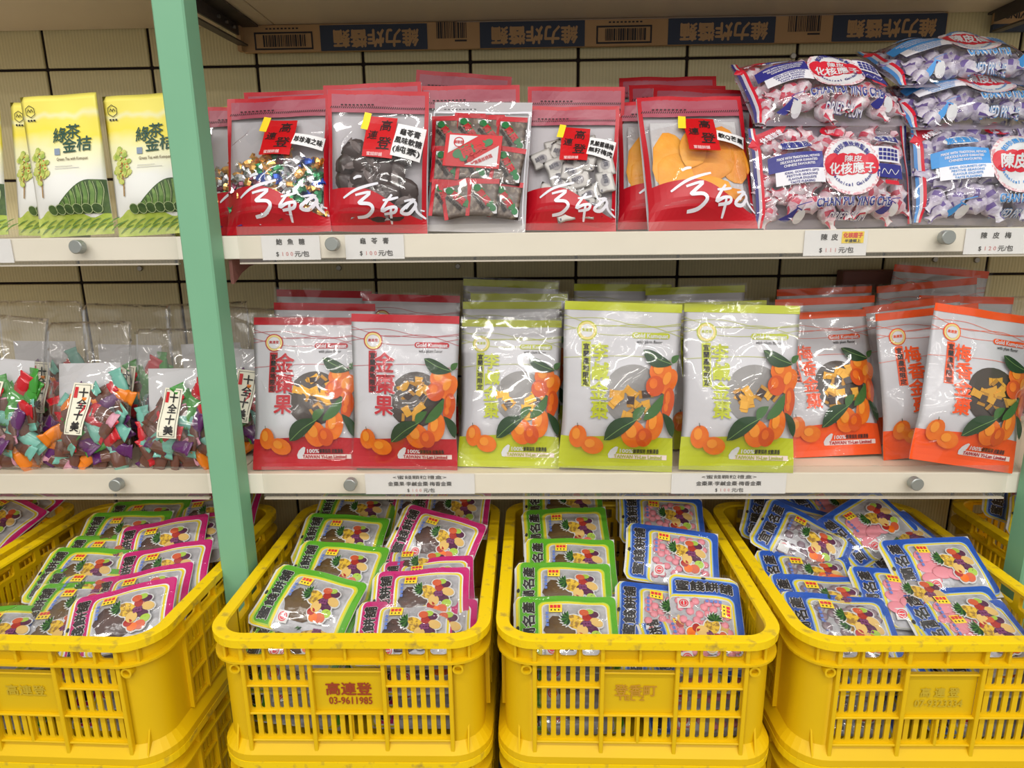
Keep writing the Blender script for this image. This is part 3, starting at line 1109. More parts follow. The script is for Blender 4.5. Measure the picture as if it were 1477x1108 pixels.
def kumquat_bag(kind, label, seed, window=WINDOW, candies=11):
    w, h = .168, .247
    main = {'red': REDP, 'lime': LIMEP, 'orange': ORANP}[kind]
    title = {'red': '金棗果', 'lime': '李鹹金棗', 'orange': '梅香金棗'}[kind]
    t = thing('kumquat_bag', label, 'candy bag', group={'red': 'red banded kumquat bags', 'lime': 'lime banded kumquat bags', 'orange': 'orange banded kumquat bags'}[kind])
    S = pillow(w, h, .020, seed, top=.10, bot=.03, rise=.30, fall=.55, wr=.0013)
    bag_body(S, w, h, .8, SOFTW, 'pouch', t)
    U = lambda x: (x - 820) * .000311
    Vv = lambda y: (950 - y) * .000309
    e0 = .0006
    p = Print(S)
    p.put(rect(-w / 2, Vv(190), w / 2, h, .012), main, e0)
    p.build('top_band', t)
    p = Print(S)
    p.put(band(-w / 2, w / 2, 0, lambda u: .052 + .0025 * math.sin(u * 30 + 1), 18, 5), main, e0)
    p.build('bottom_band', t)
    p = Print(S)
    for a, b, c, d in ((215, 262, 250, 300), (232, 225, 258, 240), (262, 300, 296, 268), (285, 258, 262, 248), (415, 402, 398, 420)):
        p.put(stroke([(-w / 2, Vv(a)), (-.03, Vv(b)), (.03, Vv(c)), (w / 2, Vv(d))], .0006, 0, 6), main, e0 + .0003)
    p.build('thin_line_print', t)
    # emblem and its ribbon
    p = Print(S)
    eu, ev = U(658), Vv(285)
    p.put(ell(eu, ev, .0145, n=20, rings=2), main, e0 + .0004)
    p.put(ring(eu, ev, .0098, .0128, 24), M('pale_gold', (.75, .62, .22), .4), e0 + .0008)
    p.put(ell(eu, ev, .0095, n=18, rings=1), WHITE, e0 + .0011)
    p.put(text('高連登', eu, ev + .001, .0052, 0, 1, .02), main, e0 + .0015)
    p.build('emblem', t)
    p = Print(S)
    rib = LIMEP if kind == 'lime' else (M('deep_red_print', (.42, .01, .02), .4) if kind == 'red' else ORANP)
    p.put(rect(U(635), Vv(545), U(677), Vv(335), .012), rib, e0 + .0004)
    p.put(vtext('宜蘭產地限定', U(656), Vv(342), .0098, .0103, .03), BLACKP, e0 + .0008)
    p.build('ribbon', t)
    p = Print(S)
    n = len(title)
    size = .0275 if n == 4 else .033
    for ch, dy in zip(title, range(n)):
        cu, cv = U(718) + (.002 if dy % 2 else 0), Vv(338) - size * (dy + .5)
        p.put(text(ch, cu, cv, size * 1.02, 0, .98, .055), WHITE, e0 + .0005)
        p.put(text(ch, cu, cv, size, 0, .98, .028), main, e0 + .0019)
    p.build('title_lettering', t)
    p = Print(S)
    p.put(rrect(U(868), Vv(314), U(1042), Vv(286), .004, 8, 2), main, e0 + .0004)
    p.put(text('Gold Kumquat', U(955), Vv(300), .0088, 0, 1, .03, .049), WHITE, e0 + .0008)
    p.put(text('with plum flavor', U(950), Vv(329), .0072, 0, 1, .008, .037), BLACKP, e0 + .0006)
    p.build('subtitle_lettering', t)
    # window with wrapped pieces behind it
    wu, wv, wr_ = U(882), Vv(575), .0435
    p = Print(S)
    p.put(ell(wu, wv, wr_, n=28, rings=5), window, e0 + .0004)
    wd = p.build('window', t)
    rnd = random.Random(int(seed * 100))
    for k in range(candies):
        for _ in range(30):
            a, r = rnd.random() * 6.283, wr_ * .72 * math.sqrt(rnd.random())
            cu, cv = wu + r * math.cos(a), wv + r * math.sin(a)
            if window is WINDOW or cv < wv + .005:
                break
        q = S(cu, cv, .0022)
        obj('wrapped_candy', CANDY_FLAT[k % 3 == 0], wd, q, (rad(rnd.uniform(-5, 5)), rad(rnd.uniform(0, 180)), 0), (.85, .75, .85))
    # printed fruit
    p = Print(S)
    L1 = .0048
    def fr(x, y, a, b, rot, k=0):
        p.put(ell(U(x), Vv(y), a * .000311, b * .000311, rot, 16, 2), (FRUIT, FRUITD)[k], L1 + .0003 * k)
        p.put(ell(U(x - a * .22), Vv(y - b * .25), a * .00014, b * .00016, rot, 10), FRUITL if k == 0 else FRUIT, L1 + .0009)
    p.put(leaf(U(920), Vv(365), U(1062), Vv(430), .021, -.10), LEAFD, L1 + .0012)
    p.put(stroke([(U(925), Vv(368)), (U(990), Vv(405)), (U(1058), Vv(428))], .0007), LEAFL, L1 + .0016)
    p.put(leaf(U(1060), Vv(425), U(1090), Vv(385), .010, .1), LEAFM, L1 + .0012)
    fr(1058, 600, 30, 62, 0, 1)
    fr(985, 530, 46, 48, 0, 1)
    fr(1008, 462, 55, 52, 10)
    fr(1050, 510, 42, 62, -20)
    fr(944, 775, 40, 48, 0, 1)
    fr(1050, 640, 26, 40, 0, 1)
    fr(892, 760, 58, 68, 15)
    fr(992, 715, 44, 74, -8)
    p.put(leaf(U(755), Vv(797), U(908), Vv(682), .026, .10), LEAFD, L1 + .0012)
    p.put(stroke([(U(760), Vv(793)), (U(830), Vv(730)), (U(905), Vv(685))], .0008), LEAFL, L1 + .0016)
    p.put(leaf(U(935), Vv(690), U(1030), Vv(565), .016, -.08), LEAFM, L1 + .0012)
    p.put(leaf(U(888), Vv(690), U(945), Vv(628), .014, .1), LEAFM, L1 + .0012)
    p.put(leaf(U(1085), Vv(775), U(1030), Vv(655), .014, -.1), LEAFD, L1 + .0010)
    p.build('fruit_picture', t, True)
    p = Print(S)
    fr(630, 785, 42, 56, 0)
    fr(702, 826, 56, 44, -18)
    p.put(stroke([(U(625), Vv(735)), (U(622), Vv(718))], .001), LEAFD, L1 + .001)
    p.build('small_fruit_picture', t, True)
    p = Print(S)
    p.put(poly([(U(x), Vv(y)) for x, y in ((818, 828), (828, 832), (824, 855), (812, 880), (800, 893), (786, 890), (782, 872), (792, 850), (806, 836))]), WHITE, e0 + .0012)
    p.put(rect(U(800), Vv(892), U(1062), Vv(868), .012), M('pale_strip', (.80, .66, .62) if kind != 'lime' else (.76, .78, .48), .4), e0 + .0007)
    p.put(text('TAIWAN Yi-Lan Limited', U(925), Vv(880), .0078, 0, 1, .03, .070), M('deep_red_print', (.42, .01, .02), .4) if kind != 'lime' else M('olive_print', (.42, .45, .05), .4), e0 + .0016)
    p.put(text('100%', U(868), Vv(850), .0088, 0, 1, .03, .0190), WHITE, e0 + .0016)
    p.put(text('鮮果採用 皮脆清香', U(962), Vv(850), .0078, 0, 1, .02, .038), BLACKP, e0 + .0016)
    p.build('bottom_lettering', t)
    skin(S, -w / 2 - .001, .001, w / 2 + .001, h + .004, .0085, F_OUT, 'clear_overwrap', t)
    return t

def stand(t, X, Y, Z, yaw=0, lean=0, roll=0, w=.16, s=1.0, zlift=0.0):
    """set a bag on a board: its lower corner touches Z."""
    R = orient(yaw, lean, roll)
    zmin = min((R @ Vector((sx * w / 2, 0, 0)))[2] for sx in (-1, 1)) * s
    t.location = (X, Y, Z - zmin + zlift)
    t.rotation_euler = R.to_euler()
    t.scale = (s, s, s)
    return t

kq = {}
for key, kind, label, win, X, Y, yaw, lean, roll, s in (
    ('K1', 'red', 'red banded kumquat bag nearest the green upright', WINDOW, -.358, .983, 1.9, 14, .8, .985),
    ('K2', 'red', 'red banded kumquat bag next to the lime banded bags', WINDOW, -.197, .981, 1.1, 5, 2.0, .985),
    ('G1', 'lime', 'lowest-leaning lime banded kumquat bag, beside the red banded bags', WINDOWG, -.034, .991, -2, 20, .8, .97),
    ('G2', 'lime', 'tallest lime banded kumquat bag, in the middle of the row', WINDOWG, .133, .975, -1.6, 6, 2.1, 1.05),
    ('G3', 'lime', 'lime banded kumquat bag partly covering an orange banded one', WINDOWG, .319, .970, -1.3, 11, 1.5, 1.04),
    ('O1', 'orange', 'orange banded kumquat bag set back behind the last lime banded bag', WINDOW, .495, 1.036, 1.2, 20, -2.2, .98),
    ('O2', 'orange', 'orange banded kumquat bag half hidden, set furthest back beside its neighbour', WINDOW, .677, 1.100, 0, 8.6, -6.9, .97),
    ('O3', 'orange', 'orange banded kumquat bag tucked behind the tilted front one', WINDOW, .653, 1.025, .4, 7.9, -5.7, .96),
    ('O4', 'orange', 'tilted orange banded kumquat bag at the front right end', WINDOW, .655, .962, 3, 11, 9.3, .965),
):
    kq[key] = kumquat_bag(kind, label, (sum(ord(c) for c in key) * .37) % 6, win, 9 if win is WINDOWG else 13)
    stand(kq[key], X, Y, Z_LOW, yaw, lean, roll, .168, s)
def behind(src, key, label, X, Y, yaw, lean, roll, s=1.0, zl=0.0, Z=Z_LOW, w=.168):
    c = copy_tree(src)
    c['label'] = label
    stand(c, X, Y, Z, yaw, lean, roll, w, s, zl)
    return c
BK = [
    ('K1', 'red banded kumquat bag standing behind the one nearest the green upright', -.345, 1.075, 2, 3, 1.5, 1.0, .006),
    ('K1', 'rearmost red banded kumquat bag, upper left of the red row', -.372, 1.165, -2, 2, 1.5, 1.03, .012),
    ('K2', 'rear red banded kumquat bag behind the second red one', -.215, 1.15, 2, 2, 2.0, 1.02, .006),
    ('G1', 'lime banded kumquat bag just behind the lowest-leaning lime one', -.030, 1.100, 1, 6, .5, 1.0, .004),
    ('G1', 'lime banded kumquat bag third from the front behind the lowest-leaning one', -.020, 1.150, -2, 4, .5, 1.02, .008),
    ('G1', 'rearmost lime banded kumquat bag with a creased top, beside the red ones', -.045, 1.215, 3, 1, 3.0, 1.04, .018),
    ('G2', 'lime banded kumquat bag behind the tallest lime one', .150, 1.08, 1, 3, .5, 1.0, .006),
    ('G2', 'rearmost lime banded kumquat bag behind the tallest lime one', .165, 1.20, -1, 0, 1.0, 1.04, .014),
    ('G3', 'lime banded kumquat bag right behind the third lime one', .310, 1.07, 2, 4, -1.0, 1.0, .004),
    ('G3', 'rearmost lime banded kumquat bag near the orange ones', .300, 1.17, -2, 2, -1.5, 1.03, .012),
    ('O1', 'orange banded kumquat bag behind the set-back orange one', .515, 1.13, 0, 3, -2, 1.0, .002),
    ('O1', 'rear orange banded kumquat bag below the wall box', .54, 1.20, 2, 2, -1.5, 1.02, .008),
    ('O2', 'orange banded kumquat bag behind the tilted front one, flat top', .750, 1.145, 3, 4, 2, 1.0, 0),
    ('O2', 'rearmost orange banded kumquat bag under the wall box, top sloping down', .740, 1.245, 2, 1, 5, 1.06, .024),
    ('O2', 'orange banded kumquat bag with bent top, second row at the end', .735, 1.195, -2, 3, -5, 1.03, .010),
]
for key, lab, X, Y, yaw, lean, roll, s, zl in BK:
    behind(kq[key], key, lab, X, Y, yaw, lean, roll, s, zl)

# ------------------------------------------------------------------ yellow tea pouches
def pouch_material():
    m = bpy.data.materials.new('tea_pouch_wash')
    m.use_nodes = True
    nt = m.node_tree
    b = nt.nodes['Principled BSDF']
    b.inputs['Roughness'].default_value = .5
    tc = nt.nodes.new('ShaderNodeTexCoord')
    sp = nt.nodes.new('ShaderNodeSeparateXYZ')
    nz = nt.nodes.new('ShaderNodeTexNoise')
    nz.inputs['Scale'].default_value = 18
    ad = nt.nodes.new('ShaderNodeMath')
    ad.operation = 'MULTIPLY_ADD'
    ad.inputs[1].default_value = .05
    mp = nt.nodes.new('ShaderNodeMapRange')
    mp.inputs['From Min'].default_value = 0
    mp.inputs['From Max'].default_value = .205
    rp = nt.nodes.new('ShaderNodeValToRGB')
    e = rp.color_ramp.elements
    e[0].position, e[0].color = .50, (.76, .76, .72, 1)
    e[1].position, e[1].color = .76, (.82, .79, .42, 1)
    for pos, col in ((.84, (.86, .72, .06, 1)), (.93, (.86, .74, .10, 1)), (.965, (.84, .80, .42, 1)), (1.02, (.88, .77, .13, 1))):
        q = e.new(min(1, pos))
        q.color = col
    nt.links.new(tc.outputs['Object'], sp.inputs[0])
    nt.links.new(tc.outputs['Object'], nz.inputs['Vector'])
    nt.links.new(nz.outputs['Fac'], ad.inputs[0])
    nt.links.new(sp.outputs['Z'], ad.inputs[2])
    nt.links.new(ad.outputs[0], mp.inputs['Value'])
    nt.links.new(mp.outputs[0], rp.inputs['Fac'])
    nt.links.new(rp.outputs['Color'], b.inputs['Base Color'])
    return m
mPouch = pouch_material()
G1_, G2_, G3_ = M('field_lime', (.36, .47, .06), .5, mottle=(50, (.55, .62, .16), .4, .7)), M('tea_hedge_dark', (.035, .075, .018), .5, mottle=(70, (.085, .15, .035), .4, .7)), M('tea_row_mid', (.10, .20, .04), .5, mottle=(80, (.22, .34, .09), .4, .7))
TITLEG = M('bottle_green_ink', (.012, .07, .045), .5)
TREE = M('tree_wash', (.55, .58, .14), .5, mottle=(120, (.30, .42, .06), .45, .6))
TRUNKP = M('trunk_wash', (.34, .19, .05), .5)
def tea_pouch(label):
    w, h = .115, .201
    t = thing('tea_pouch', label, 'pouch', group='yellow and green tea pouches')
    S = pillow(w, h, .017, 1.3, top=.14, bot=.01, rise=.25, fall=.6, edge=3.2, wr=.0008, pinch=.02)
    bag_body(S, w, h, 1.0, mPouch, 'pouch', t)
    U = lambda x, y=780: (x - 245 - (y - 400) * .144) * .000350
    Vv = lambda y: (990 - y) * .000345
    e = .0006
    p = Print(S)
    p.put(band(-w / 2, w / 2, 0, lambda u: .030 + .012 * math.cos((u + .02) * 40) * .3 + .004 * math.sin(u * 150), 20, 4), G1_, e)
    hill = lambda u: .030 + .048 * sstep((u + .038) / .075)
    p.put(band(U(240, 880), w / 2, lambda u: .030, hill, 16, 5), G2_, e + .0004)
    for k in range(8):
        u0 = U(255, 880) + .0092 * k
        p.put(stroke([(u0, .034), (u0 + .006, .040 + .003 * k), (u0 + .004, hill(u0 + .004) - .002)], .0055, .6), G3_, e + .0008)
        p.put(stroke([(u0 + .004, .034), (u0 + .010, .040 + .003 * k), (u0 + .008, hill(u0 + .008) - .003)], .0008, .3), M('pale_row', (.38, .46, .22), .5), e + .0011)
    for k in range(6):
        u0 = U(250, 880) + .013 * k
        p.put(ell(u0, .037, .0075, .0065, 0, 12), G2_, e + .0012)
        p.put(ring(u0, .037, .0066, .0074, 14), M('pale_row', (.38, .46, .22), .5), e + .0015)
    for k in range(9):
        u0 = -w / 2 + .004 + .0135 * k
        p.put(stroke([(u0, .004), (u0 + .010, .012), (u0 + .022, .016)], .0022, .8), G3_, e + .0006)
        p.put(stroke([(u0 - .004, .014), (u0 + .006, .020), (u0 + .016, .0235)], .0018, .8), G3_, e + .0006)
    p.build('field_picture', t)
    p = Print(S)
    tu = U(195, 740)
    p.put(stroke([(tu, Vv(830)), (tu + .001, Vv(780)), (tu - .001, Vv(730)), (tu, Vv(690))], .0022), TRUNKP, e + .0010)
    for a in (-.010, .009):
        p.put(stroke([(tu, Vv(775)), (tu + a * .6, Vv(745)), (tu + a, Vv(715))], .0011, .5), TRUNKP, e + .0010)
    rnd = random.Random(4)
    for k in range(34):
        a, r = rnd.random() * 6.28, math.sqrt(rnd.random())
        p.put(ell(tu + .0135 * r * math.cos(a), Vv(700) + .025 * r * math.sin(a), .0045, .0038, rnd.random() * 90, 8), TREE, e + .0004 + .00002 * k)
    for k in range(10):
        a, r = rnd.random() * 6.28, math.sqrt(rnd.random())
        p.put(ell(tu + .0125 * r * math.cos(a), Vv(705) + .020 * r * math.sin(a), .0010, .0010, 0, 6), FRUITD, e + .0013)
    p.build('tree_picture', t)
    p = Print(S)
    for ch, x, y, s in (('綠', 265, 573, .0225), ('茶', 318, 560, .0215), ('金', 308, 618, .0215), ('桔', 368, 612, .0225)):
        p.put(text(ch, U(x, y), Vv(y), s, 3, 1, .016, None, .1), TITLEG, e + .0010)
    p.build('title_lettering', t)
    p = Print(S)
    p.put(text('Green Tea with Kumquat', U(325, 673), Vv(673), .0062, 0, 1, .01, .047), M('brown_ink', (.16, .11, .05), .5), e + .0008)
    p.put(rect(U(245, 640), Vv(655), U(268, 640), Vv(628), 1), M('seal_blue', (.22, .28, .38), .5), e + .0006)
    p.put(rect(U(255, 704), Vv(704), U(330, 704), Vv(702.5), .02), GREYP, e + .0006)
    p.put(rect(U(255, 713), Vv(713), U(362, 713), Vv(711.5), .02), GREYP, e + .0006)
    p.build('small_lettering', t)
    p = Print(S)
    cu, cv = U(127, 468), Vv(468)
    hexa = [(cu + .0072 * math.sin(math.pi / 3 * k), cv + .0082 * math.cos(math.pi / 3 * k)) for k in range(7)]
    for a, b in zip(hexa, hexa[1:]):
        p.put(stroke([a, b], .0009), BLACKP, e + .0008)
    p.put(stroke([(cu - .004, cv - .001), (cu - .002, cv + .003), (cu, cv - .001), (cu + .002, cv + .003), (cu + .004, cv - .001)], .0009), BLACKP, e + .0008)
    for q_ in (-.0042, 0, .0042):
        p.put(rect(cu + q_ - .0014, cv - .0138, cu + q_ + .0014, cv - .0112, 1), BLACKP, e + .0008)
    p.build('logo_print', t)
    return t
tp = tea_pouch('frontmost yellow tea pouch, its tree picture fully in view')
stand(tp, -.674, .995, Z_UP, -1.2, 5, -2.6, .115)
for lab, X, Y, yaw, lean, roll, s in (
    ('yellow tea pouch half covered by the green upright', -.556, 1.0, .8, 7.3, -3, 1.01),
    ('yellow tea pouch tucked behind the frontmost one', -.733, 1.028, 0, 6, 2.1, .98),
    ('sliver of yellow tea pouch at the left picture edge', -.849, 1.012, -.1, 12, -2.9, .98),
    ('yellow tea pouch peeping out beyond the green upright next to the red zip bags', -.520, 1.085, -3, 10, -2, 1.0),
):
    c = copy_tree(tp)
    c['label'] = lab
    stand(c, X, Y, Z_UP, yaw, lean, roll, .115, s)

# ------------------------------------------------------------------ red zip bags
PANELB = M('pale_lilac_back', (.47, .455, .48), .4, .4, bump=(18, .3, .004))
MAUVE = M('mauve_zip_zone', (.36, .075, .11), .35, .45, bump=(40, .4, .003))
CAPTION = M('caption_white', (.82, .82, .82), .5)
STICKR = M('sticker_red', (.54, .004, .008), .4)
SCRIPT = M('script_white', (.74, .74, .80), .35)
FOILS = [M('foil_gold', (.80, .42, .12), .22, .5, .8), M('foil_silver', (.62, .62, .64), .2, .5, .9), M('foil_blue', (.04, .12, .62), .22, .5, .7),
         M('foil_green', (.03, .20, .08), .25, .5, .7), M('foil_plum', (.16, .04, .07), .25, .5, .6)]
def twist_candy(mat, a=.0065, l=.0075):
    mb = MB()
    V, F = [], []
    n = 8
    prof = [(-l - .006, a * .85), (-l - .002, a * .30), (-l * .7, a * .85), (0, a), (l * .7, a * .85), (l + .002, a * .30), (l + .006, a * .85)]
    for x, r in prof:
        for i in range(n):
            q = 2 * math.pi * i / n
            rr = r * (1 + .22 * ((i % 2) * 2 - 1) * (1 if abs(x) > l else .35))
            V.append((x, rr * math.cos(q) * (.55 if abs(x) > l + .004 else 1), rr * math.sin(q)))
    for k in range(len(prof) - 1):
        for i in range(n):
            F.append((k * n + i, (k + 1) * n + i, (k + 1) * n + (i + 1) % n, k * n + (i + 1) % n))
    mb.add(V, F, mat)
    return mb.mesh('twist_candy')
TWIST = [twist_candy(m) for m in FOILS]
JELLY = M('brown_jelly', (.038, .021, .018), .28, .35)
JELLYC = M('jelly_wrap', (.13, .10, .095), .2, .4)
MANGO = M('dried_mango', (.85, .34, .018), .45, .4, mottle=(35, (.90, .45, .05), .35, .7), bump=(55, .6, .004))
MANGO2 = M('dried_mango_deep', (.72, .24, .012), .45, .4, mottle=(35, (.80, .34, .03), .35, .7), bump=(55, .6, .004))
SACHET = M('white_sachet', (.60, .59, .56), .4, .4, bump=(60, .5, .003))
SACHETP = M('sachet_print', (.13, .13, .16), .5)
PACKG = M('pack_green', (.02, .17, .05), .35)
TRAY = M('ribbed_tray', (.50, .49, .50), .25, .5, bump=(150, .5, .002))

def scatter(n, u0, v0, u1, v1, dmin, rnd):
    pts = []
    tries = 0
    while len(pts) < n and tries < 3000:
        tries += 1
        q = (rnd.uniform(u0, u1), rnd.uniform(v0, v1))
        if all(math.hypot(q[0] - a, q[1] - b) > dmin for a, b in pts):
            pts.append(q)
    return pts

def flat_slab(pts, th, mat, name, pts_top=None):
    """a thin slice with an irregular outline, domed a little."""
    n = len(pts)
    cx_, cz_ = sum(p[0] for p in pts) / n, sum(p[1] for p in pts) / n
    V = [(x, 0, z) for x, z in pts] + [(cx_ + (x - cx_) * .93, -th, cz_ + (z - cz_) * .93) for x, z in pts] + [(cx_ + (x - cx_) * .5, -th * 1.5, cz_ + (z - cz_) * .5) for x, z in pts] + [(cx_, -th * 1.6, cz_)]
    F = [(i, (i + 1) % n, n + (i + 1) % n, n + i) for i in range(n)] + [(n + i, n + (i + 1) % n, 2 * n + (i + 1) % n, 2 * n + i) for i in range(n)] + [(2 * n + i, 2 * n + (i + 1) % n, 3 * n) for i in range(n)]
    mb = MB()
    mb.add(V, F, mat)
    return mb.mesh(name, True)

def zip_bag(label, contents, caption, seed):
    w, h = .152, .208
    clear = contents == 'sachets_red'
    t = thing('zip_bag', label, 'snack bag', group='red zip bags of sweets' if not clear else None)
    S = pillow(w, h, .030, seed, top=.10, bot=.0, rise=.16, fall=.46, edge=2.6, wr=.0012, pinch=.03)
    B1 = pillow(w, h, .0, seed, wr=.0004, pinch=.01)
    B0 = lambda u, v, off=0: B1(u, v, off - .0035)
    dep = lambda u, v, back: -max(.001, -S(u, v)[1] - back)
    bag_body(B0, w, h, 0, PANELB, 'back_panel', t, 8, 10, both=False)
    U = lambda x: (x - 303) * .000287
    Vv = lambda y: (955 - y) * .000291
    e = .0006
    if not clear:
        p = Print(S)
        for a, b in ((-w / 2, -w / 2 + .0062), (w / 2 - .0062, w / 2)):
            p.put(band(a, b, 0, h, 2, 22), REDP, e)
        p.put(rect(-w / 2, h - .0066, w / 2, h, .012), REDP, e)
        p.build('red_border', t)
        p = Print(S)
        p.put(rect(-w / 2 + .006, Vv(352), w / 2 - .006, h - .006, .012), MAUVE, e + .0001)
        p.build('zip_zone', t)
        p = Print(S)
        z0 = Vv(326)
        for k in range(46):
            u = -w / 2 + .004 + .0031 * k
            p.put(poly([(u, z0 - .0016), (u + .0012, z0 - .0016), (u + .0030, z0 + .0016), (u + .0018, z0 + .0016)]), BLACKP, e + .0006)
        for q_ in range(9):
            p.put(rect(-.056 + .0058 * q_, z0 + .0030, -.056 + .0058 * q_ + .0036, z0 + .0030 + .0014, 1), BLACKP, e + .0006)
        p.build('zip_line_print', t)
        p = Print(S)
        hill = lambda u: .058 + .004 * math.cos((u + .05) * 30) - .036 * sstep((u + .015) / .095)
        p.put(band(-w / 2, w / 2, 0, hill, 20, 5), REDP, e + .0003)
        p.build('red_footer', t)
        p = Print(S)
        f2 = lambda pts: [(U(x), Vv(y)) for x, y in pts]
        for pts, wd in (([(192, 700), (214, 690), (238, 690)], .0042), ([(135, 795), (200, 758), (262, 738), (328, 722)], .0045),
                        ([(205, 782), (284, 768), (240, 808), (228, 822), (282, 826), (298, 852), (262, 882), (210, 890)], .0052),
                        ([(352, 806), (392, 800), (432, 788)], .004), ([(400, 776), (372, 812), (345, 858), (384, 842), (420, 838), (412, 862), (356, 872)], .0046), ([(396, 842), (390, 880), (385, 915)], .004),
                        ([(462, 805), (512, 790), (470, 830), (446, 862), (486, 862), (518, 816), (500, 800), (470, 842)], .0046), ([(516, 812), (524, 850), (566, 880)], .004), ([(540, 840), (560, 842)], .0035)):
            p.put(stroke(f2(pts), wd, .35), SCRIPT, e + .0010)
        p.build('script_lettering', t)
        p = Print(S)
        su, sv, rt = .006, .137, -3
        p.put(shift(rect(-.0225, -.0320, .0225, .0320, .010), su, sv, rt), STICKR, e + .0016)
        for ch, x, y, s in (('高', .0070, .0190, .0185), ('連', -.0110, .0030, .0150), ('登', .0080, -.0095, .0215)):
            q = shift(text(ch, x, y, s, 0, 1, .012, None, .12), su, sv, rt)
            p.put(q, BLACKP, e + .0022)
        p.put(shift(text('蜜餞餅舖', -.004, -.0275, .0062, 0, 1, .02, .023), su, sv, rt), M('pale_pink', (.8, .5, .5), .5), e + .0022)
        lab_ = p.build('brand_label', t)
        p = Print(S)
        p.put(shift(rect(-.0052, -.0130, .0052, .0130, .012), su - .0225, sv + .0250, rt - 8), mYelSt, e + .0020)
        p.build('yellow_tab', t)
        if caption:
            p = Print(S)
            ln = len(caption)
            wd, hh = (.043, .0074 * ln + .0030)
            p.put(shift(rect(-wd / 2, -hh, wd / 2, hh, .012), .0490, .131, -9), CAPTION, e + .0018)
            for k, s_ in enumerate(caption):
                p.put(shift(text(s_, 0, (ln - 1) * .0068 - .0136 * k, .0110, 0, 1, .03, min(.039, .0098 * len(s_))), .0490, .131, -9), BLACKP, e + .0024)
            p.build('caption_label', t)
    else:
        p = Print(S)
        for a, b in ((-w / 2, -w / 2 + .0018), (w / 2 - .0040, w / 2 - .0022)):
            p.put(band(a, b, .004, h - .018, 1, 22), SCRIPT, e)
        p.put(rect(-w / 2, h - .020, w / 2, h - .0175, .012), SCRIPT, e)
        p.build('clear_seam', t)
        p = Print(S)
        for q_ in range(9):
            p.put(rect(-.060 + .0058 * q_, h - .0150, -.060 + .0058 * q_ + .0036, h - .0150 + .0014, 1), BLACKP, e + .0006)
        p.build('zip_line_print', t)
    rnd = random.Random(int(seed * 31) + 5)
    if contents == 'foil':
        for k, (u, v) in enumerate(scatter(110, -.060, .024, .060, .118, .0088, rnd)):
            if v > .118 - .22 * abs(u):
                continue
            obj('foil_candy', TWIST[rnd.choice((0, 0, 1, 1, 1, 2, 3, 4))], t, (u, dep(u, v, rnd.uniform(.009, .016)), v), (rnd.uniform(-.4, .4), rnd.uniform(0, 3.1), rnd.uniform(-.5, .5)))
    elif contents == 'jelly':
        jm = [lump(.020, .007, .016, JELLY, 'jelly', 12, 7, .3, k) for k in range(3)]
        wrap = twist_candy(JELLYC, .010, .014)
        for k, (u, v) in enumerate(scatter(20, -.047, .026, .047, .122, .0185, rnd)):
            obj('brown_jelly', jm[k % 3], t, (u, dep(u, v, .0135), v), (0, rnd.uniform(0, 3), 0))
        for k, (u, v) in enumerate(scatter(12, -.046, .03, .046, .122, .024, rnd)):
            obj('clear_wrapper', wrap, t, (u, dep(u, v, .009), v), (0, rnd.uniform(0, 3), 0), (.8, .4, .65))
    elif contents == 'mango':
        obj('tray', bevel_box(-.062, -.004, .024, .062, -.001, .165, .001, TRAY), t)
        for k, (u, v, a, b, r) in enumerate(((-.040, .105, .023, .046, 5), (.045, .112, .024, .047, -18), (-.030, .075, .028, .040, -12), (.022, .100, .027, .042, 35), (.012, .058, .034, .020, 10), (.036, .045, .026, .013, -5), (-.005, .120, .020, .03, 10))):
            pts = [((a * (1 + .10 * rnd.uniform(-1, 1))) * math.cos(q * math.pi / 8), (b * (1 + .06 * rnd.uniform(-1, 1))) * math.sin(q * math.pi / 8)) for q in range(16)]
            obj('mango_slice', flat_slab(pts, .0028, (MANGO, MANGO2)[k % 2], 'mango_slice'), t, (u, -.0040 - .0009 * k, v), (0, rad(r), 0), (1, .5, 1))
    elif contents == 'sachets':
        sm = MB()
        S2 = pillow(.036, .028, .004, 0, .1, .1, .4, .4, wr=.0004)
        me = bag_body(S2, .036, .028, .3, SACHET, 'sachet', t, 8, 6)
        me_d = me.data
        bpy.data.objects.remove(me)
        pr = Print(lambda u, v, off=0: S2(u, v, off))
        pr.put(ell(0, .014, .0085, .0075, 0, 12), M('sachet_fruit', (.36, .35, .36), .5), .0006)
        pr.put(text('話梅', -.004, .015, .0082, 0, 1, .03), SACHETP, .0009)
        pr.put(rect(.011, .004, .015, .0065, 1), SACHETP, .0009)
        pr_me = pr.mesh('sachet_print')
        for k, (u, v) in enumerate(scatter(19, -.047, .030, .047, .140, .0205, rnd)):
            s = obj('white_sachet', me_d, t, (u, dep(u, v, .012) + .0004 * (k % 4), v - .010), (0, rad(rnd.choice((-25, -15, 10, 20, 75, 95))), 0))
            obj('sachet_print', pr_me, s)
    elif contents == 'sachets_red':
        w2, h2 = .048, .058
        S2 = pillow(w2, h2, .004, 0, .05, .05, .4, .4, wr=.0004)
        tmp = bag_body(S2, w2, h2, .3, M('nut_bar', (.13, .10, .085), .3, mottle=(120, (.34, .28, .22), .5, .7)), 'packet', t, 8, 8)
        body = tmp.data
        bpy.data.objects.remove(tmp)
        pr = Print(S2)
        pr.put(rect(-w2 / 2, h2 - .008, w2 / 2, h2, .012), REDP, .0006)
        pr.put(rect(-w2 / 2, 0, -w2 / 2 + .006, h2, .012), REDP, .0006)
        pr.put(poly([(-.017, .049), (-.004, .049), (.023, .014), (.023, .004), (.018, .004), (-.017, .044)]), WHITE, .0012)
        pr_me = pr.mesh('red_band')
        pg = Print(S2)
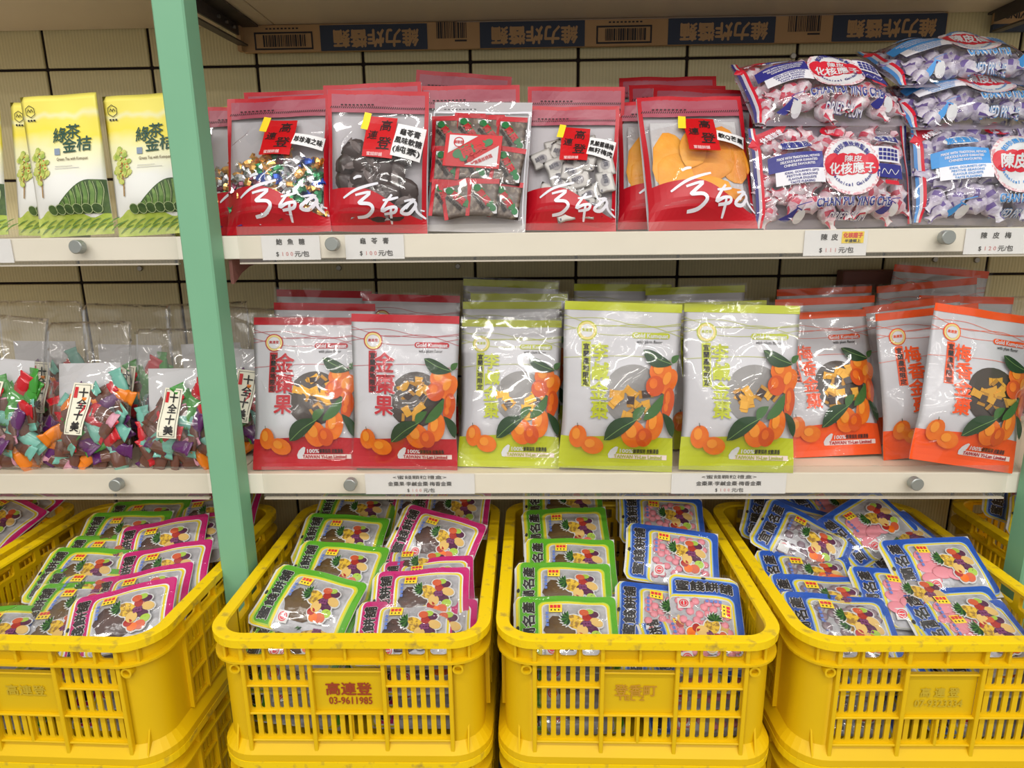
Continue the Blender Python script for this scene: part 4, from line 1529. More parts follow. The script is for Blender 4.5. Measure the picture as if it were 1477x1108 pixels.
        for x, y, r in ((-.009, .043, .006), (-.002, .036, .0062), (.005, .027, .0062), (.012, .019, .006), (.017, .012, .005)):
            pg.put(ell(x, y, r, n=9), PACKG, .0017)
        pg.put(text('南棗', .003, .028, .0120, -50, 1, .04, .024), REDP, .0022)
        pg.put(text('南棗核桃糕', -.006, .022, .0062, -50, 1, .03, .03), BLACKP, .0018)
        pg_me = pg.mesh('packet_lettering')
        for k, (u, v, r) in enumerate(((-.056, .125, -2), (-.022, .130, 2), (.012, .128, 0), (.047, .124, 3), (-.052, .072, 0), (-.010, .074, 2), (.044, .070, 8), (-.050, .018, 2), (-.022, .016, -14), (.012, .018, 0), (.045, .017, 5))):
            s = obj('red_packet', body, t, (u * .93, dep(u * .8, v + .02, .013) + .0008 * (k % 3), v), (0, rad(r), 0))
            obj('red_band', pr_me, s)
            obj('packet_lettering', pg_me, s)
        card = obj('insert_card', bevel_box(-.043, -.0008, -.026, .043, 0, .026, .0003, STICKR), t, (-.008, dep(0, .118, .0035), .118), (0, rad(3), 0))
        pc = Print(flat(0, -.0009, 0))
        pc.put(poly([(-.037, .023), (.006, .023), (-.037, -.006)]), WHITE, .0003)
        pc.put(poly([(.039, .010), (.039, -.023), (-.010, -.023)]), WHITE, .0003)
        for x, y, r in ((-.021, -.006, .009), (-.010, .000, .010), (.002, .005, .010), (.013, .009, .0095), (.023, .014, .007), (-.012, -.012, .007)):
            pc.put(ell(x, y, r, r * .8, 30, 12), PACKG, .0006)
        pc.put(text('南棗', .001, .003, .0190, 28, 1, .04, .038), STICKR, .0010)
        pc.put(ring(-.022, .012, .0066, .0080, 20), STICKR, .0006)
        pc.put(text('新珍珍', -.022, .012, .0058, 0, 1, .03, .015), STICKR, .0008)
        pc.put(text('南棗核桃糕', .018, -.0125, .0068, 28, 1, .02, .028), STICKR, .0008)
        pc.build('card_print', card)
        tg = obj('price_tag', bevel_box(-.0095, -.0006, -.0035, .0095, 0, .0035, .0002, CAPTION), t, (-.020, dep(-.02, .163, .002), .163), (0, rad(-8), 0))
    skin(S, -w / 2, .0005, w / 2, h, .0002, F_ZIP if not clear else F_CLEAR, 'front_film', t)
    return t

zb = {}
for key, lab, cont, cap, X, Y, yaw, lean, roll, s in (
    ('B1', 'red zip bag full of coloured foil-wrapped candies', 'foil', ['珍珍海之味'], -.368, .990, .6, 19, -2, 1.02),
    ('B2', 'red zip bag of dark brown herbal jelly', 'jelly', ['龜苓膏', '風味軟糖', '(純素)'], -.223, .998, .7, 7, 2, .97),
    ('B3', 'clear zip bag holding red, green and white packets with a red insert card', 'sachets_red', None, -.079, .997, -4, 20, 2, .98),
    ('B4', 'red zip bag of small white sachets', 'sachets', ['乳酸菌楊梅', '無籽梅肉'], .060, 1.014, -3.8, 18, 1.3, .93),
    ('B6', 'red zip bag of orange dried mango slices, front one', 'mango', ['軟Q芒果'], .253, .984, 3.6, 26, -.7, 1.05),
):
    zb[key] = zip_bag(lab, cont, cap, (sum(ord(c) for c in key) * .61) % 6)
    stand(zb[key], X, Y, Z_UP, yaw, lean, roll, .152, s)
for key, lab, X, Y, yaw, lean, roll, s, zl in (
    ('B6', 'red zip bag of dried mango half hidden behind the front mango bag', .214, 1.030, -2.5, 24, 1, 1.03, 0),
    ('B1', 'sliver of red zip bag between the green upright and the foil candy bag', -.425, 1.045, 2, 14, -1, .97, 0),
    ('B1', 'red zip bag behind the foil candy bag, top edge showing', -.365, 1.10, 4, 6, -2, 1.02, .010),
    ('B2', 'red zip bag just behind the herbal jelly bag, rounded top corner', -.235, 1.065, -1, 5, -1, 1.0, .016),
    ('B2', 'rearmost tall red zip bag with a sloping top near the wall', -.128, 1.16, -5, 3, 6, 1.05, .030),
    ('B2', 'red zip bag behind the clear bag of packets, upper edge showing', -.090, 1.09, 2, 4, 0, 1.03, .010),
    ('B4', 'red zip bag behind the white sachet bag, upper edge showing', .075, 1.10, 2, 3, .5, 1.0, .012),
    ('B6', 'red zip bag directly behind the front mango bag, top leaning right', .268, 1.078, -2, 22, 4, 1.06, .014),
    ('B6', 'third red zip bag from the front in the mango row', .250, 1.122, 2, 20, 1, 1.07, .026),
    ('B6', 'rearmost red zip bag in the mango row', .240, 1.166, -1, 17, 0, 1.09, .040),
):
    behind(zb[key], key, lab, X, Y, yaw, lean, roll, s, zl, Z_UP, .152)

# ------------------------------------------------------------------ prune bags (blue-white-red stripes)
PB = {'red': (M('prune_blue', (.03, .03, .22), .35), M('prune_red', (.60, .015, .035), .35), M('plum_wrap_pink', (.62, .40, .44), .3, .5, mottle=(55, (.72, .68, .70), .42, .60), bump=(60, .8, .006))),
      'blue': (M('sky_print', (.05, .28, .66), .35), M('prune_red', (.60, .015, .035), .35), M('plum_wrap_lilac', (.44, .40, .52), .3, .5, mottle=(55, (.64, .62, .68), .42, .60), bump=(60, .8, .006)))}
STRIPE = {'red': M('wrap_stripe_red', (.55, .04, .08), .35), 'blue': M('wrap_stripe_violet', (.14, .09, .30), .35)}
NAVYT = M('navy_text', (.03, .04, .25), .4)
F_PRUNE = film('prune_film', (.97, .95, .97), .03, (.80, .76, .82), 18, 1.0, .010, .08, 1.7, 18)
def wrapped_plum(kind, seed):
    rnd = random.Random(seed)
    mb = MB()
    V, F, Fs = [], [], []
    n = 12
    prof = [(-.034, .010), (-.026, .006), (-.019, .008), (-.013, .0150), (-.005, .0180), (.005, .0180), (.013, .0150), (.019, .008), (.026, .006), (.034, .010)]
    for x, r in prof:
        for i in range(n):
            q = 2 * math.pi * i / n
            rr = r * (1 + .16 * rnd.uniform(-1, 1))
            flat_ = .45 if abs(x) > .022 else 1
            V.append((x + .002 * rnd.uniform(-1, 1), rr * math.cos(q) * flat_, rr * math.sin(q)))
    for k in range(len(prof) - 1):
        for i in range(n):
            f = (k * n + i, (k + 1) * n + i, (k + 1) * n + (i + 1) % n, k * n + (i + 1) % n)
            (Fs if (i % 4 == 0 and k in (0, 1, 2, 6, 7, 8)) or (k == 4 and i % 6 < 2) else F).append(f)
    mb.add(V, F, PB[kind][2])
    mb.add(V, Fs, STRIPE[kind])
    return mb.mesh('wrapped_plum', True)
PLUMS = {k: [wrapped_plum(k, s) for s in (1, 2, 3)] for k in ('red', 'blue')}
def prune_bag(kind, label, seed, name1, name2):
    w, h = .240, .153
    dark, red, wrap = PB[kind]
    t = thing('prune_bag', label, 'candy bag', group='striped prune bags')
    S = pillow(w, h, .036, seed, top=.03, bot=.0, rise=.18, fall=.28, edge=3.4, wr=.002, pinch=.03)
    U = lambda x: (x - 487) * .000316
    Vv = lambda y: (935 - y) * .000322
    rnd = random.Random(int(seed * 77))
    k = 0
    for (u, v) in scatter(46, -.100, .017, .100, .138, .0178, rnd):
        d = -S(u, v)[1]
        obj('wrapped_plum', PLUMS[kind][k % 3], t, (u, -max(-.004, d - .0180 - .004 * (k % 2)), v), (rnd.uniform(-.3, .3), rnd.uniform(0, 3.1), rnd.uniform(-.3, .3)), (.72, .72, .72))
        k += 1
    back = bag_body((lambda u, v, off=0: (u * .985, .004, v)), w, h, 1, film('prune_back_film', (.9, .87, .9), .55, (.42, .38, .44), strength=0), 'back_film', t, 10, 8, both=False)
    e = .0006
    for sx in (-1, 1):
        p = Print(S)
        for a, b, m_ in ((.1195, .1160, dark), (.1160, .1128, WHITE), (.1128, .1095, red)):
            a_, b_ = sorted((sx * a, sx * b))
            p.put(band(a_, b_, .002, h - .002, 1, 16), m_, e)
        p.build('edge_stripe', t)
    p = Print(S)
    cu, cv = U(523), Vv(690)
    p.put(ring(cu, cv, .0385, .0440, 32), M('lace_ring', (.62, .30, .34) if kind == 'red' else (.45, .22, .32), .4, mottle=(260, (.75, .70, .72), .45, .55)), e + .0002)
    p.put(ell(cu, cv, .0392, n=30, rings=4), WHITE, e + .0003)
    for x in (-.028, -.014, 0, .014, .028):
        p.put(ell(cu + x, cv + .001, .0138, .0155, 0, 16, 2), red, e + .0007)
    p.put(rect(cu - .037, cv - .010, cu + .037, cv + .012, .012), red, e + .0008)
    if kind == 'red':
        p.put(text('陳皮', cu + .002, cv + .0085, .0095, 0, 1, .02, .026), WHITE, e + .0012)
        p.put(text('化核應子', cu, cv - .0045, .0165, 0, 1, .03, .068), WHITE, e + .0012)
    else:
        p.put(text('陳皮梅', cu, cv + .001, .0215, 0, 1, .035, .058), WHITE, e + .0012)
    p.put(arctext('如珍園技術監製', cu, cv, .0305, 150, 30, .0085, False, .03), dark, e + .0008)
    p.put(arctext('Technical Guidance', cu, cv, .0285, 200, 340, .0068, True, .03), dark, e + .0008)
    p.build('round_emblem', t)
    p = Print(S)
    for x, y, m_ in ((0, .010, red),):
        for du, dv, r in ((-.010, 0, .0085), (0, .004, .010), (.010, 0, .0085), (0, -.004, .009)):
            p.put(ell(U(505) + du, Vv(492) + dv, r, n=14), red, e + .0003)
    p.put(text('如珍園', U(505), Vv(492), .0085, 0, 1, .03, .022), WHITE, e + .0010)
    p.build('cloud_badge', t)
    for x, y, s_ in ((280, 580, '旅遊聖品'), (728, 560, '生津止渴')):
        p = Print(S)
        p.put(ell(U(x), Vv(y), .0245, .0080, 4, 20, 2), WHITE, e + .0003)
        p.put(text(s_, U(x), Vv(y), .0125, 4, 1, .03, .041), NAVYT if kind == 'red' else dark, e + .0008)
        p.build('oval_caption', t)
    p = Print(S)
    p.put(band(U(160), U(385), Vv(700), lambda u: Vv(628) + .003 * math.sin((u - U(160)) * 40), 8, 3), dark, e + .0002)
    p.put(band(U(185), U(395), Vv(762), Vv(700), 8, 3), M('pale_panel', (.76, .75, .80), .4), e + .0002)
    for k_, s_ in enumerate(('MADE WITH TRADITIONAL METHOD', 'DELICIOUS FLAVOR GUARANTEED', 'CHINESE FAVOURITES')):
        p.put(text(s_, U(282), Vv(643 + 17 * k_), .0052, 0, 1, .02, .056 - .008 * k_), M('pale_panel', (.76, .75, .80), .4), e + .0007)
    for k_, s_ in enumerate(('IDEAL GOURMETS GIFTS', 'FESTIVE SEASONS', 'FLAVOUR EXQUISITE', 'TASTE PLEASING')):
        p.put(text(s_, U(290), Vv(710 + 15 * k_), .0045, 0, 1, .02, .044 - .004 * k_), dark, e + .0007)
    p.build('side_caption', t)
    p = Print(S)
    p.put(band(U(635), U(785), Vv(672), Vv(606), 6, 3), M('pale_panel', (.76, .75, .80), .4), e + .0002)
    p.put(band(U(640), U(790), Vv(745), Vv(680), 6, 3), dark, e + .0002)
    for k_ in range(3):
        for q_ in range(5):
            p.put(rect(U(660 + 23 * q_), Vv(627 + 18 * k_), U(678 + 23 * q_), Vv(614 + 18 * k_), 1), dark, e + .0007)
    p.put(stroke([(U(665), Vv(730)), (U(685), Vv(705)), (U(705), Vv(728)), (U(725), Vv(705)), (U(745), Vv(728)), (U(770), Vv(705))], .0012), WHITE, e + .0007)
    p.put(rrect(U(680), Vv(775), U(765), Vv(756), .0025, 6, 1), red, e + .0003)
    p.build('panel_caption', t)
    p = Print(S)
    p.put(poly([(U(x), Vv(y)) for x, y in ((95, 552), (120, 520), (105, 512), (240, 462), (290, 458), (270, 490), (135, 560), (125, 580), (112, 562))]), red, e + .0002)
    p.put(text('休閒旅遊', U(205), Vv(515), .0105, 26, 1, .03, .040), M('pale_panel', (.76, .75, .80), .4), e + .0008)
    p.build('red_ribbon', t)
    p = Print(S)
    for s_, cu_, cv_, sz, wd, c1 in ((name1, U(525), Vv(852), .0155, .112 if kind == 'red' else .066, NAVYT if kind == 'red' else dark), (name2, U(520), Vv(900), .0105, .058, M('pale_panel', (.76, .75, .80), .4))):
        p.put(text(s_, cu_, cv_, sz, 0, 1, .07, wd), WHITE if c1 is not MATS['pale_panel'] else dark, e + .0003)
        p.put(text(s_, cu_, cv_, sz, 0, 1, .02, wd), c1, e + .0009)
    p.build('name_lettering', t)
    for x, y in ((292, 895), (735, 880)):
        p = Print(S)
        p.put(ell(U(x), Vv(y), .0078, .0072, 0, 14), WHITE, e + .0003)
        p.put(leaf(U(x - 20), Vv(y - 30), U(x - 90), Vv(y + 5), .009, .2), dark, e + .0002)
        p.put(stroke([(U(x), Vv(y - 20)), (U(x - 30), Vv(y - 35)), (U(x + 35), Vv(y - 50))], .0012), dark, e + .0003)
        p.build('plum_print', t)
    skin(S, -w / 2 - .004, .0005, w / 2 + .004, h, .0001, F_PRUNE, 'front_film', t, 18, 14)
    return t
pr_ = prune_bag('red', 'red-lettered prune bag standing upright at the shelf front', 2.2, 'CHAN PUI YING CHE', 'DRIED PLUM')
stand(pr_, .448, 1.000, Z_UP, 4.4, 17, -1.1, .24)
pb_ = prune_bag('blue', 'blue-lettered prune bag standing upright at the shelf front', 4.1, 'CHAN PUI MUI', 'DRIED PRUNE')
stand(pb_, .679, .998, Z_UP, .6, 19, 1.6, .24)
for src, lab, X, Y, z, yaw, lean, roll, s in (
    (pr_, 'red-lettered prune bag lying on top, tipped far back', .449, 1.035, .150, 5, 47, 0, 1.0),
    (pr_, 'red-lettered prune bag squeezed behind the upright red one', .450, 1.10, .0, 0, 12, 0, 1.0),
    (pr_, 'red-lettered prune bag lying flat behind, under the tipped one', .455, 1.13, .105, 0, 66, 1, 1.0),
    (pb_, 'blue-lettered prune bag lying second from the top', .672, 1.030, .142, 2, 58, 0, .98),
    (pb_, 'topmost blue-lettered prune bag, tipped far back', .668, 1.065, .205, 2, 60, -2, 1.0),
    (pb_, 'blue-lettered prune bag squeezed behind the upright blue one', .685, 1.10, .0, 0, 12, 0, 1.0),
):
    c = copy_tree(src)
    c['label'] = lab
    stand(c, X, Y, Z_UP, yaw, lean, roll, .24, s, z)

# ------------------------------------------------------------------ clear mixed candy bags
CREAM = M('cream_label', (.78, .75, .60), .5)
FLOWS = [M('wrap_mint', (.16, .42, .34), .15, .5), M('wrap_purple', (.10, .018, .11), .15, .5), M('wrap_orange', (.75, .20, .01), .15, .5), M('wrap_red', (.50, .012, .02), .15, .5),
         M('wrap_pink', (.60, .28, .36), .15, .5), M('wrap_green', (.045, .27, .03), .15, .5), M('wrap_clear_brown', (.13, .050, .032), .15, .5)]
def flow_candy(mat, mid):
    mb = MB()
    V, F, Fm = [], [], []
    prof = [(-.0205, .0005, .0105), (-.0165, .0010, .0095), (-.0130, .0010, .0080), (-.0105, .0050, .0088), (0, .0070, .0098), (.0105, .0050, .0088), (.0130, .0010, .0080), (.0165, .0010, .0095), (.0205, .0005, .0105)]
    for k, (x, t_, w) in enumerate(prof):
        zz = .0008 if k in (1, 7) else 0
        V += [(x, -t_ * .3, -w), (x, -t_ * .85 - zz, -w * .6), (x, -t_ + zz, 0), (x, -t_ * .85 - zz, w * .6), (x, -t_ * .3, w), (x, t_ * .3, w), (x, t_, 0), (x, t_ * .3, -w)]
    for k in range(8):
        for q in range(8):
            f = (k * 8 + q, (k + 1) * 8 + q, (k + 1) * 8 + (q + 1) % 8, k * 8 + (q + 1) % 8)
            (Fm if k in (3, 4) else F).append(f)
    mb.add(V, F + [tuple(range(8)), tuple(range(71, 63, -1))], mat)
    mb.add(V, Fm, mid)
    return mb.mesh('flow_candy', True)
FLOWM = [flow_candy(FLOWS[a], FLOWS[b]) for a, b in ((0, 0), (1, 1), (2, 2), (3, 6), (4, 6), (5, 5), (6, 6), (3, 3), (0, 6), (1, 6))]
CARDW = M('backing_card', (.60, .60, .62), .5)
def mixed_bag(label, seed):
    w, h = .145, .238
    t = thing('mixed_candy_bag', label, 'candy bag', group='clear bags of mixed candies')
    S = pillow(w, h, .030, seed, top=.20, bot=.02, rise=.18, fall=.55, edge=2.6, wr=.002, pinch=.04)
    rnd = random.Random(int(seed * 53) + 1)
    k = 0
    for (u, v) in scatter(60, -.058, .010, .058, .150, .0150, rnd):
        if v > .118 + .5 * u:
            continue
        d = -S(u, v)[1]
        obj('wrapped_sweet', FLOWM[rnd.randrange(10)], t, (u, -max(.003, d * rnd.uniform(.45, .8) - .003), v), (rnd.uniform(-.5, .5), rnd.uniform(0, 3.1), rnd.uniform(-.5, .5)), (1.2, .9, 1.2))
    obj('backing_card', bevel_box(-.052, -.0006, .060, .052, .0006, .170, .0003, CARDW), t, (0, .002, 0))
    p = Print(S)
    a = 4
    c = (-.002, .096)
    p.put(shift(rect(-.0165, -.041, .0165, .041, .010), c[0], c[1], -a), CREAM, .0010)
    for q in ((-.0135, -.0385, -.0128, .0385), (.0128, -.0385, .0135, .0385), (-.0135, .0378, .0135, .0385), (-.0135, -.0385, .0135, -.0378)):
        p.put(shift(rect(*q, step=.02), c[0], c[1], -a), BLACKP, .0016)
    for i, ch in enumerate('十全十美'):
        p.put(shift(text(ch, .003, .0255 - .0178 * i, .0165, 0, 1, .03), c[0], c[1], -a), BLACKP, .0018)
    p.put(shift(rect(-.0118, .0170, -.0062, .0345, 1), c[0], c[1], -a), STICKR, .0016)
    p.build('name_label', t)
    bag_body(S, w, h, .35, F_CLEAR, 'clear_bag', t, 16, 22)
    return t
mb1 = mixed_bag('clear mixed candy bag with its name label fully in view', 1.1)
stand(mb1, -.716, .996, Z_LOW, -1.4, 14, -1, .145)
mb2 = mixed_bag('clear mixed candy bag with its label cut by the green upright', 3.4)
stand(mb2, -.565, .993, Z_LOW, -1, 11, -.4, .145, .95)
for src, lab, X, Y, yaw, lean, roll, s, zl in (
    (mb2, 'clear mixed candy bag at the left picture edge', -.862, .988, 0, 9.6, 5.3, 1.03, 0),
    (mb1, 'clear mixed candy bag showing between the green upright and the red kumquat bag', -.478, 1.058, 0, 9, 3, 1.04, 0),
    (mb2, 'clear mixed candy bag standing behind the fully labelled one', -.70, 1.10, 3, 4, 2, 1.04, .004),
    (mb1, 'clear mixed candy bag behind the one cut by the green upright', -.55, 1.11, -3, 3, -2, 1.04, .004),
    (mb1, 'rear clear mixed candy bag at the left picture edge', -.86, 1.12, 2, 3, 1, 1.05, .008),
    (mb2, 'clear candy bag at the far right end behind the orange banded bags', .86, 1.20, 0, 5, -3, 1.0, .0),
):
    c = copy_tree(src)
    c['label'] = lab
    stand(c, X, Y, Z_LOW, yaw, lean, roll, .145, s, zl)
# ================================================================== packets in the crates
SILV = M('silver_tray', (.36, .36, .38), .3, .5, .1, bump=(160, .4, .002), mottle=(60, (.50, .50, .53), .4, .65))
PKCOL = {'green': M('packet_green', (.085, .36, .008), .35), 'pink': M('packet_magenta', (.52, .006, .15), .35), 'blue': M('packet_blue', (.005, .075, .42), .35), 'orange': M('packet_orange', (.80, .12, .01), .35)}
PKEDGE = {'green': M('packet_lime', (.45, .62, .06), .35), 'pink': M('packet_white_edge', (.80, .78, .78), .35), 'blue': M('packet_pale_blue', (.25, .42, .74), .35), 'orange': M('packet_peach', (.80, .45, .25), .35)}
PYEL = M('packet_yellow', (.75, .62, .02), .35)
PWH = M('packet_white', (.64, .64, .63), .35)
PBLUE = M('blue_caption', (.12, .20, .55), .4)
PRED = M('seal_red', (.70, .02, .04), .4)
PBROWN = M('preserved_plum', (.085, .042, .012), .2, .6, mottle=(25, (.13, .075, .022), .4, .65), bump=(30, .6, .006))
PDARK = M('dark_plum', (.055, .03, .028), .2, .6, mottle=(25, (.11, .06, .05), .4, .65), bump=(30, .6, .006))
PPINK = M('pink_sweet', (.72, .25, .30), .4, .4)
PPURP = M('purple_sweet', (.20, .14, .17), .3, .5, mottle=(45, (.36, .30, .33), .4, .65), bump=(45, .6, .005))
PINEY = M('pineapple_yellow', (.70, .45, .03), .4, mottle=(160, (.30, .16, .02), .48, .58))
GRAPE = M('grape_purple', (.09, .015, .06), .35)
APPLER = M('apple_red', (.36, .018, .012), .35)
PEACH = M('peach_pink', (.58, .10, .035), .35)
PEARC = M('cut_pear', (.66, .44, .14), .35)
GRNF = M('green_apple', (.35, .52, .06), .35)
F_PKT = film('packet_film', (1, 1, 1), .010, (.9, .9, .92), 22, 1.0, .006, .08, 1.4, 20)
PW, PH = .150, .104

def packet(design, goods, head, simple=False):
    """small flat packet, header with its hole at the left, lying-down face towards -Y, centred on the origin."""
    t = thing('snack_packet', 'x', 'snack packet')
    S0 = pillow(PW, PH, .0075, {'green': .5, 'pink': 2.0, 'blue': 3.3, 'orange': 1.1}[design] + len(goods), .05, .05, .35, .35, 2.6, .0012, .015)
    S = lambda u, v, off=0.0: (lambda q: (q[0], q[1], q[2] - PH / 2))(S0(u, v + PH / 2, off))
    V0, V1, U0, U1 = -PH / 2, PH / 2, -PW / 2, PW / 2
    c, ce = PKCOL[design], PKEDGE[design]
    def rounded(u, r=.013):
        d = u - U0
        return 1 - (r - math.sqrt(max(0, r * r - (r - d) ** 2))) / (PH / 2) if d < r else 1.0
    V, F = [], []
    mb = MB()
    nu, nv = 22, 16
    for side in (0, 1):
        for j in range(nv + 1):
            for i in range(nu + 1):
                u_ = U0 + PW * i / nu
                q = S(u_, (V0 + PH * j / nv) * rounded(u_))
                V.append(q if side == 0 else (q[0], max(q[1] + .0008, -q[1] * .5), q[2]))
    for j in range(nv):
        for i in range(nu):
            k = j * (nu + 1) + i
            F.append((k, k + 1, k + nu + 2, k + nu + 1))
            k += (nu + 1) * (nv + 1)
            F.append((k, k + nu + 1, k + nu + 2, k + 1))
    mb.add(V, F, PWH)
    mb.build('pouch', t, True)
    e = .0006
    p = Print(S)
    p.put(rrect(U0 + .0035, V0 + .0015, U1 - .0005, V1 - .0010, .011, 16, 8), PYEL, e)
    p.put(rrect(U0 + .0070, V0 + .0040, U1 - .0005, V1 - .0008, .009, 16, 8), ce, e + .0003)
    p.put(rrect(U0 + .0095, V0 + .0062, U1 - .0005, V1 - .0008, .008, 16, 8), c, e + .0006)
    wx0, wx1, wy0, wy1 = U0 + .0430, U1 - .0165, V0 + .0085, V1 - .0160
    p.put(rrect(wx0 - .0075, wy0 - .0080, wx1 + .0070, wy1 + .0062, .010, 14, 8), ce, e + .0009)
    p.put(rrect(wx0 - .0055, wy0 - .0080, wx1 + .0050, wy1 + .0045, .009, 14, 8), PYEL, e + .0012)
    p.put(rrect(wx0 - .0020, wy0 - .0080, wx1 + .0022, wy1 + .0018, .008, 14, 8), PWH, e + .0015)
    p.put(rrect(wx0, wy0 - .0076, wx1, wy1, .007, 14, 8), SILV, e + .0018)
    p.build('border_print', t)
    b0 = e + .0019
    wcu, wcv = (wx0 + wx1) / 2, (wy0 + wy1) / 2
    if goods in ('plum', 'dark'):
        rn = random.Random(3)
        n_, rg = 20, 5
        wob = [1 + .08 * rn.uniform(-1, 1) + .07 * math.sin(3 * 6.283 * i_ / n_) for i_ in range(n_)]
        Vb, Fb = [S(wx0 + .032, wcv - .003, b0 + .0036)], []
        for r_ in range(1, rg + 1):
            q_ = r_ / rg
            for i in range(n_):
                a = 2 * math.pi * i / n_
                Vb.append(S(wx0 + .032 + .030 * q_ * wob[i] * math.cos(a), wcv - .003 + .026 * q_ * wob[i] * math.sin(a), b0 + .0008 + .0028 * (1 - q_ ** 3) + (.0006 * rn.uniform(-1, 1) if r_ < rg else 0)))
        Fb = [(0, 1 + i, 1 + (i + 1) % n_) for i in range(n_)]
        for r_ in range(rg - 1):
            a, b = 1 + r_ * n_, 1 + (r_ + 1) * n_
            Fb += [(a + i, b + i, b + (i + 1) % n_, a + (i + 1) % n_) for i in range(n_)]
        mb = MB()
        mb.add(Vb, Fb, PBROWN if goods == 'plum' else PDARK)
        mb.build('preserved_fruit', t, True)
    elif goods == 'purple':
        rnd = random.Random(5)
        mb = MB()
        for k, (u, v) in enumerate(scatter(26, wx0 + .008, wy0 + .004, wx1 - .008, wy1 - .006, .0115, rnd)):
            me = lump(.0085, .0028, .0072, PPURP, 'x', 7, 4, .3, k)
            q = S(u, v, b0)
            mb.add([(p_.co.x + q[0], p_.co.y + q[1], p_.co.z + q[2]) for p_ in me.vertices], [tuple(f.vertices) for f in me.polygons], PPURP)
            bpy.data.meshes.remove(me)
        mb.build('purple_sweets', t, True)['kind'] = 'stuff'
    elif goods == 'balls':
        rnd = random.Random(8)
        mb = MB()
        for k, (u, v) in enumerate(scatter(40, wx0 + .006, wy0 + .002, wx1 - .006, wy1 - .005, .0102, rnd)):
            me = lump(.0066, .0028, .0062, PPINK, 'x', 8, 4, .12, k)
            q = S(u, v, b0)
            mb.add([(p_.co.x + q[0], p_.co.y + q[1], p_.co.z + q[2]) for p_ in me.vertices], [tuple(f.vertices) for f in me.polygons], PPINK)
            bpy.data.meshes.remove(me)
        mb.build('pink_balls', t, True)['kind'] = 'stuff'
    elif goods == 'discs':
        me = lump(.0165, .0016, .0135, PPINK, 'pink_disc', 14, 6, .03, 2)
        for k, (u, v) in enumerate(((.012, .046), (.030, .034), (.010, .024), (.030, .058), (.050, .030), (.014, .066))):
            q = S(wx0 + u, wy0 + v * .9, b0 + .0003 * k)
            obj('pink_disc', me, t, q, (0, 0, 0), (.95, 1, .8))
    # fruit picture with its white outline
    f0 = .0066
    fx, fy = wx1 - .030, wcv + .004
    P_ = Print(S)
    parts = [(-.015, .004, .0140, .0105, -28, PINEY), (.001, -.003, .0105, .0095, 0, GRAPE), (.003, .012, .0085, .0070, 30, APPLER), (.012, .016, .0070, .0060, 0, GRAPE), (.006, .021, .0062, .0048, 0, GRNF), (-.002, .019, .0070, .0058, 0, PEACH),
             (.015, .003, .0095, .0068, -25, PEARC), (.010, -.009, .0070, .0060, 0, GRAPE), (.013, -.016, .0072, .0062, 0, GRNF), (.006, -.024, .0080, .0068, 0, PEACH), (-.004, -.025, .0070, .0060, 0, FRUIT), (-.010, -.018, .0062, .0055, 0, APPLER), (-.006, -.010, .0080, .0090, 20, PEARC)]
    for x, y, a, b, r, m_ in parts:
        P_.put(ell(fx + x, fy + y, a + .0018, b + .0018, r, 12), PWH, f0)
    for k in range(8):
        a = rad(95 + 22 * k)
        P_.put(leaf(fx - .024, fy + .009, fx - .024 + .0155 * math.cos(a), fy + .009 + .0145 * math.sin(a), .0062, .12, 4), PWH, f0 + .0001)
    P_.build('picture_outline', t)
    P_ = Print(S)
    for k, (x, y, a, b, r, m_) in enumerate(parts):
        P_.put(ell(fx + x, fy + y, a, b, r, 12), m_, f0 + .0004 + .00006 * k)
    for k in range(6):
        P_.put(ell(fx - .003 + .0042 * (k % 3), fy + .002 - .0045 * (k // 3), .0023, .0023, 0, 7), M('grape_light', (.19, .05, .13), .35), f0 + .0013)
    for k in range(8):
        a = rad(95 + 22 * k)
        P_.put(leaf(fx - .024, fy + .009, fx - .024 + .0135 * math.cos(a), fy + .009 + .0125 * math.sin(a), .0042, .12, 4), LEAFD if k % 2 else LEAFM, f0 + .0014)
    P_.build('fruit_picture', t)
    P_ = Print(S)
    s_ = .0188
    P_.put(text(head, U0 + .0220, 0, s_, 90, 1, .085, .082), PWH, e + .0012)
    P_.put(text(head, U0 + .0220, 0, s_, 90, 1, .040, .082), BLACKP, e + .0018)
    P_.build('header_lettering', t)
    P_ = Print(S)
    P_.put(shift(rect(-.0085, -.0085, .0085, .0085, .02), wx0 + .0115, wy0 + .0110, 3), PWH, f0 - .0008)
    P_.put(ring(wx0 + .0115, wy0 + .0110, .0052, .0066, 16), PRED, f0 - .0004)
    P_.put(ell(wx0 + .0115, wy0 + .0110, .0042, .0042, 0, 12), PRED, f0 - .0004)
    P_.put(rect(wx0 + .0080, wy0 + .0103, wx0 + .0150, wy0 + .0117, .02), PWH, f0)
    P_.build('seal_label', t)
    P_ = Print(S)
    for k in range(4):
        P_.put(rect(wx0 + .0035, wcv + .002 + .0062 * k, wx0 + .0075, wcv + .0066 + .0062 * k, 1), PBLUE, f0 - .0004)
    P_.build('side_print', t)
    P_ = Print(S)
    P_.put(shift(rect(-.0095, -.0070, .0095, .0070, .02), wx0 + .018, wy1 - .0085, -2), mYelSt, f0 - .0002)
    for k in range(3):
        P_.put(shift(rect(-.0078 + .0053 * k, 0, -.0035 + .0053 * k, .0052, .02), wx0 + .018, wy1 - .0085, -2), PRED, f0 + .0002)
        P_.put(shift(rect(-.0070 + .0053 * k, -.0048, -.0050 + .0053 * k, -.0022, .02), wx0 + .018, wy1 - .0085, -2), BLACKP, f0 + .0002)
    P_.build('yellow_label', t)
    P_ = Print(S)
    P_.put(ell(U0 + .0062, 0, .0024, .0036, 0, 10), BLACKP, e + .0010)
    P_.build('hang_hole', t)
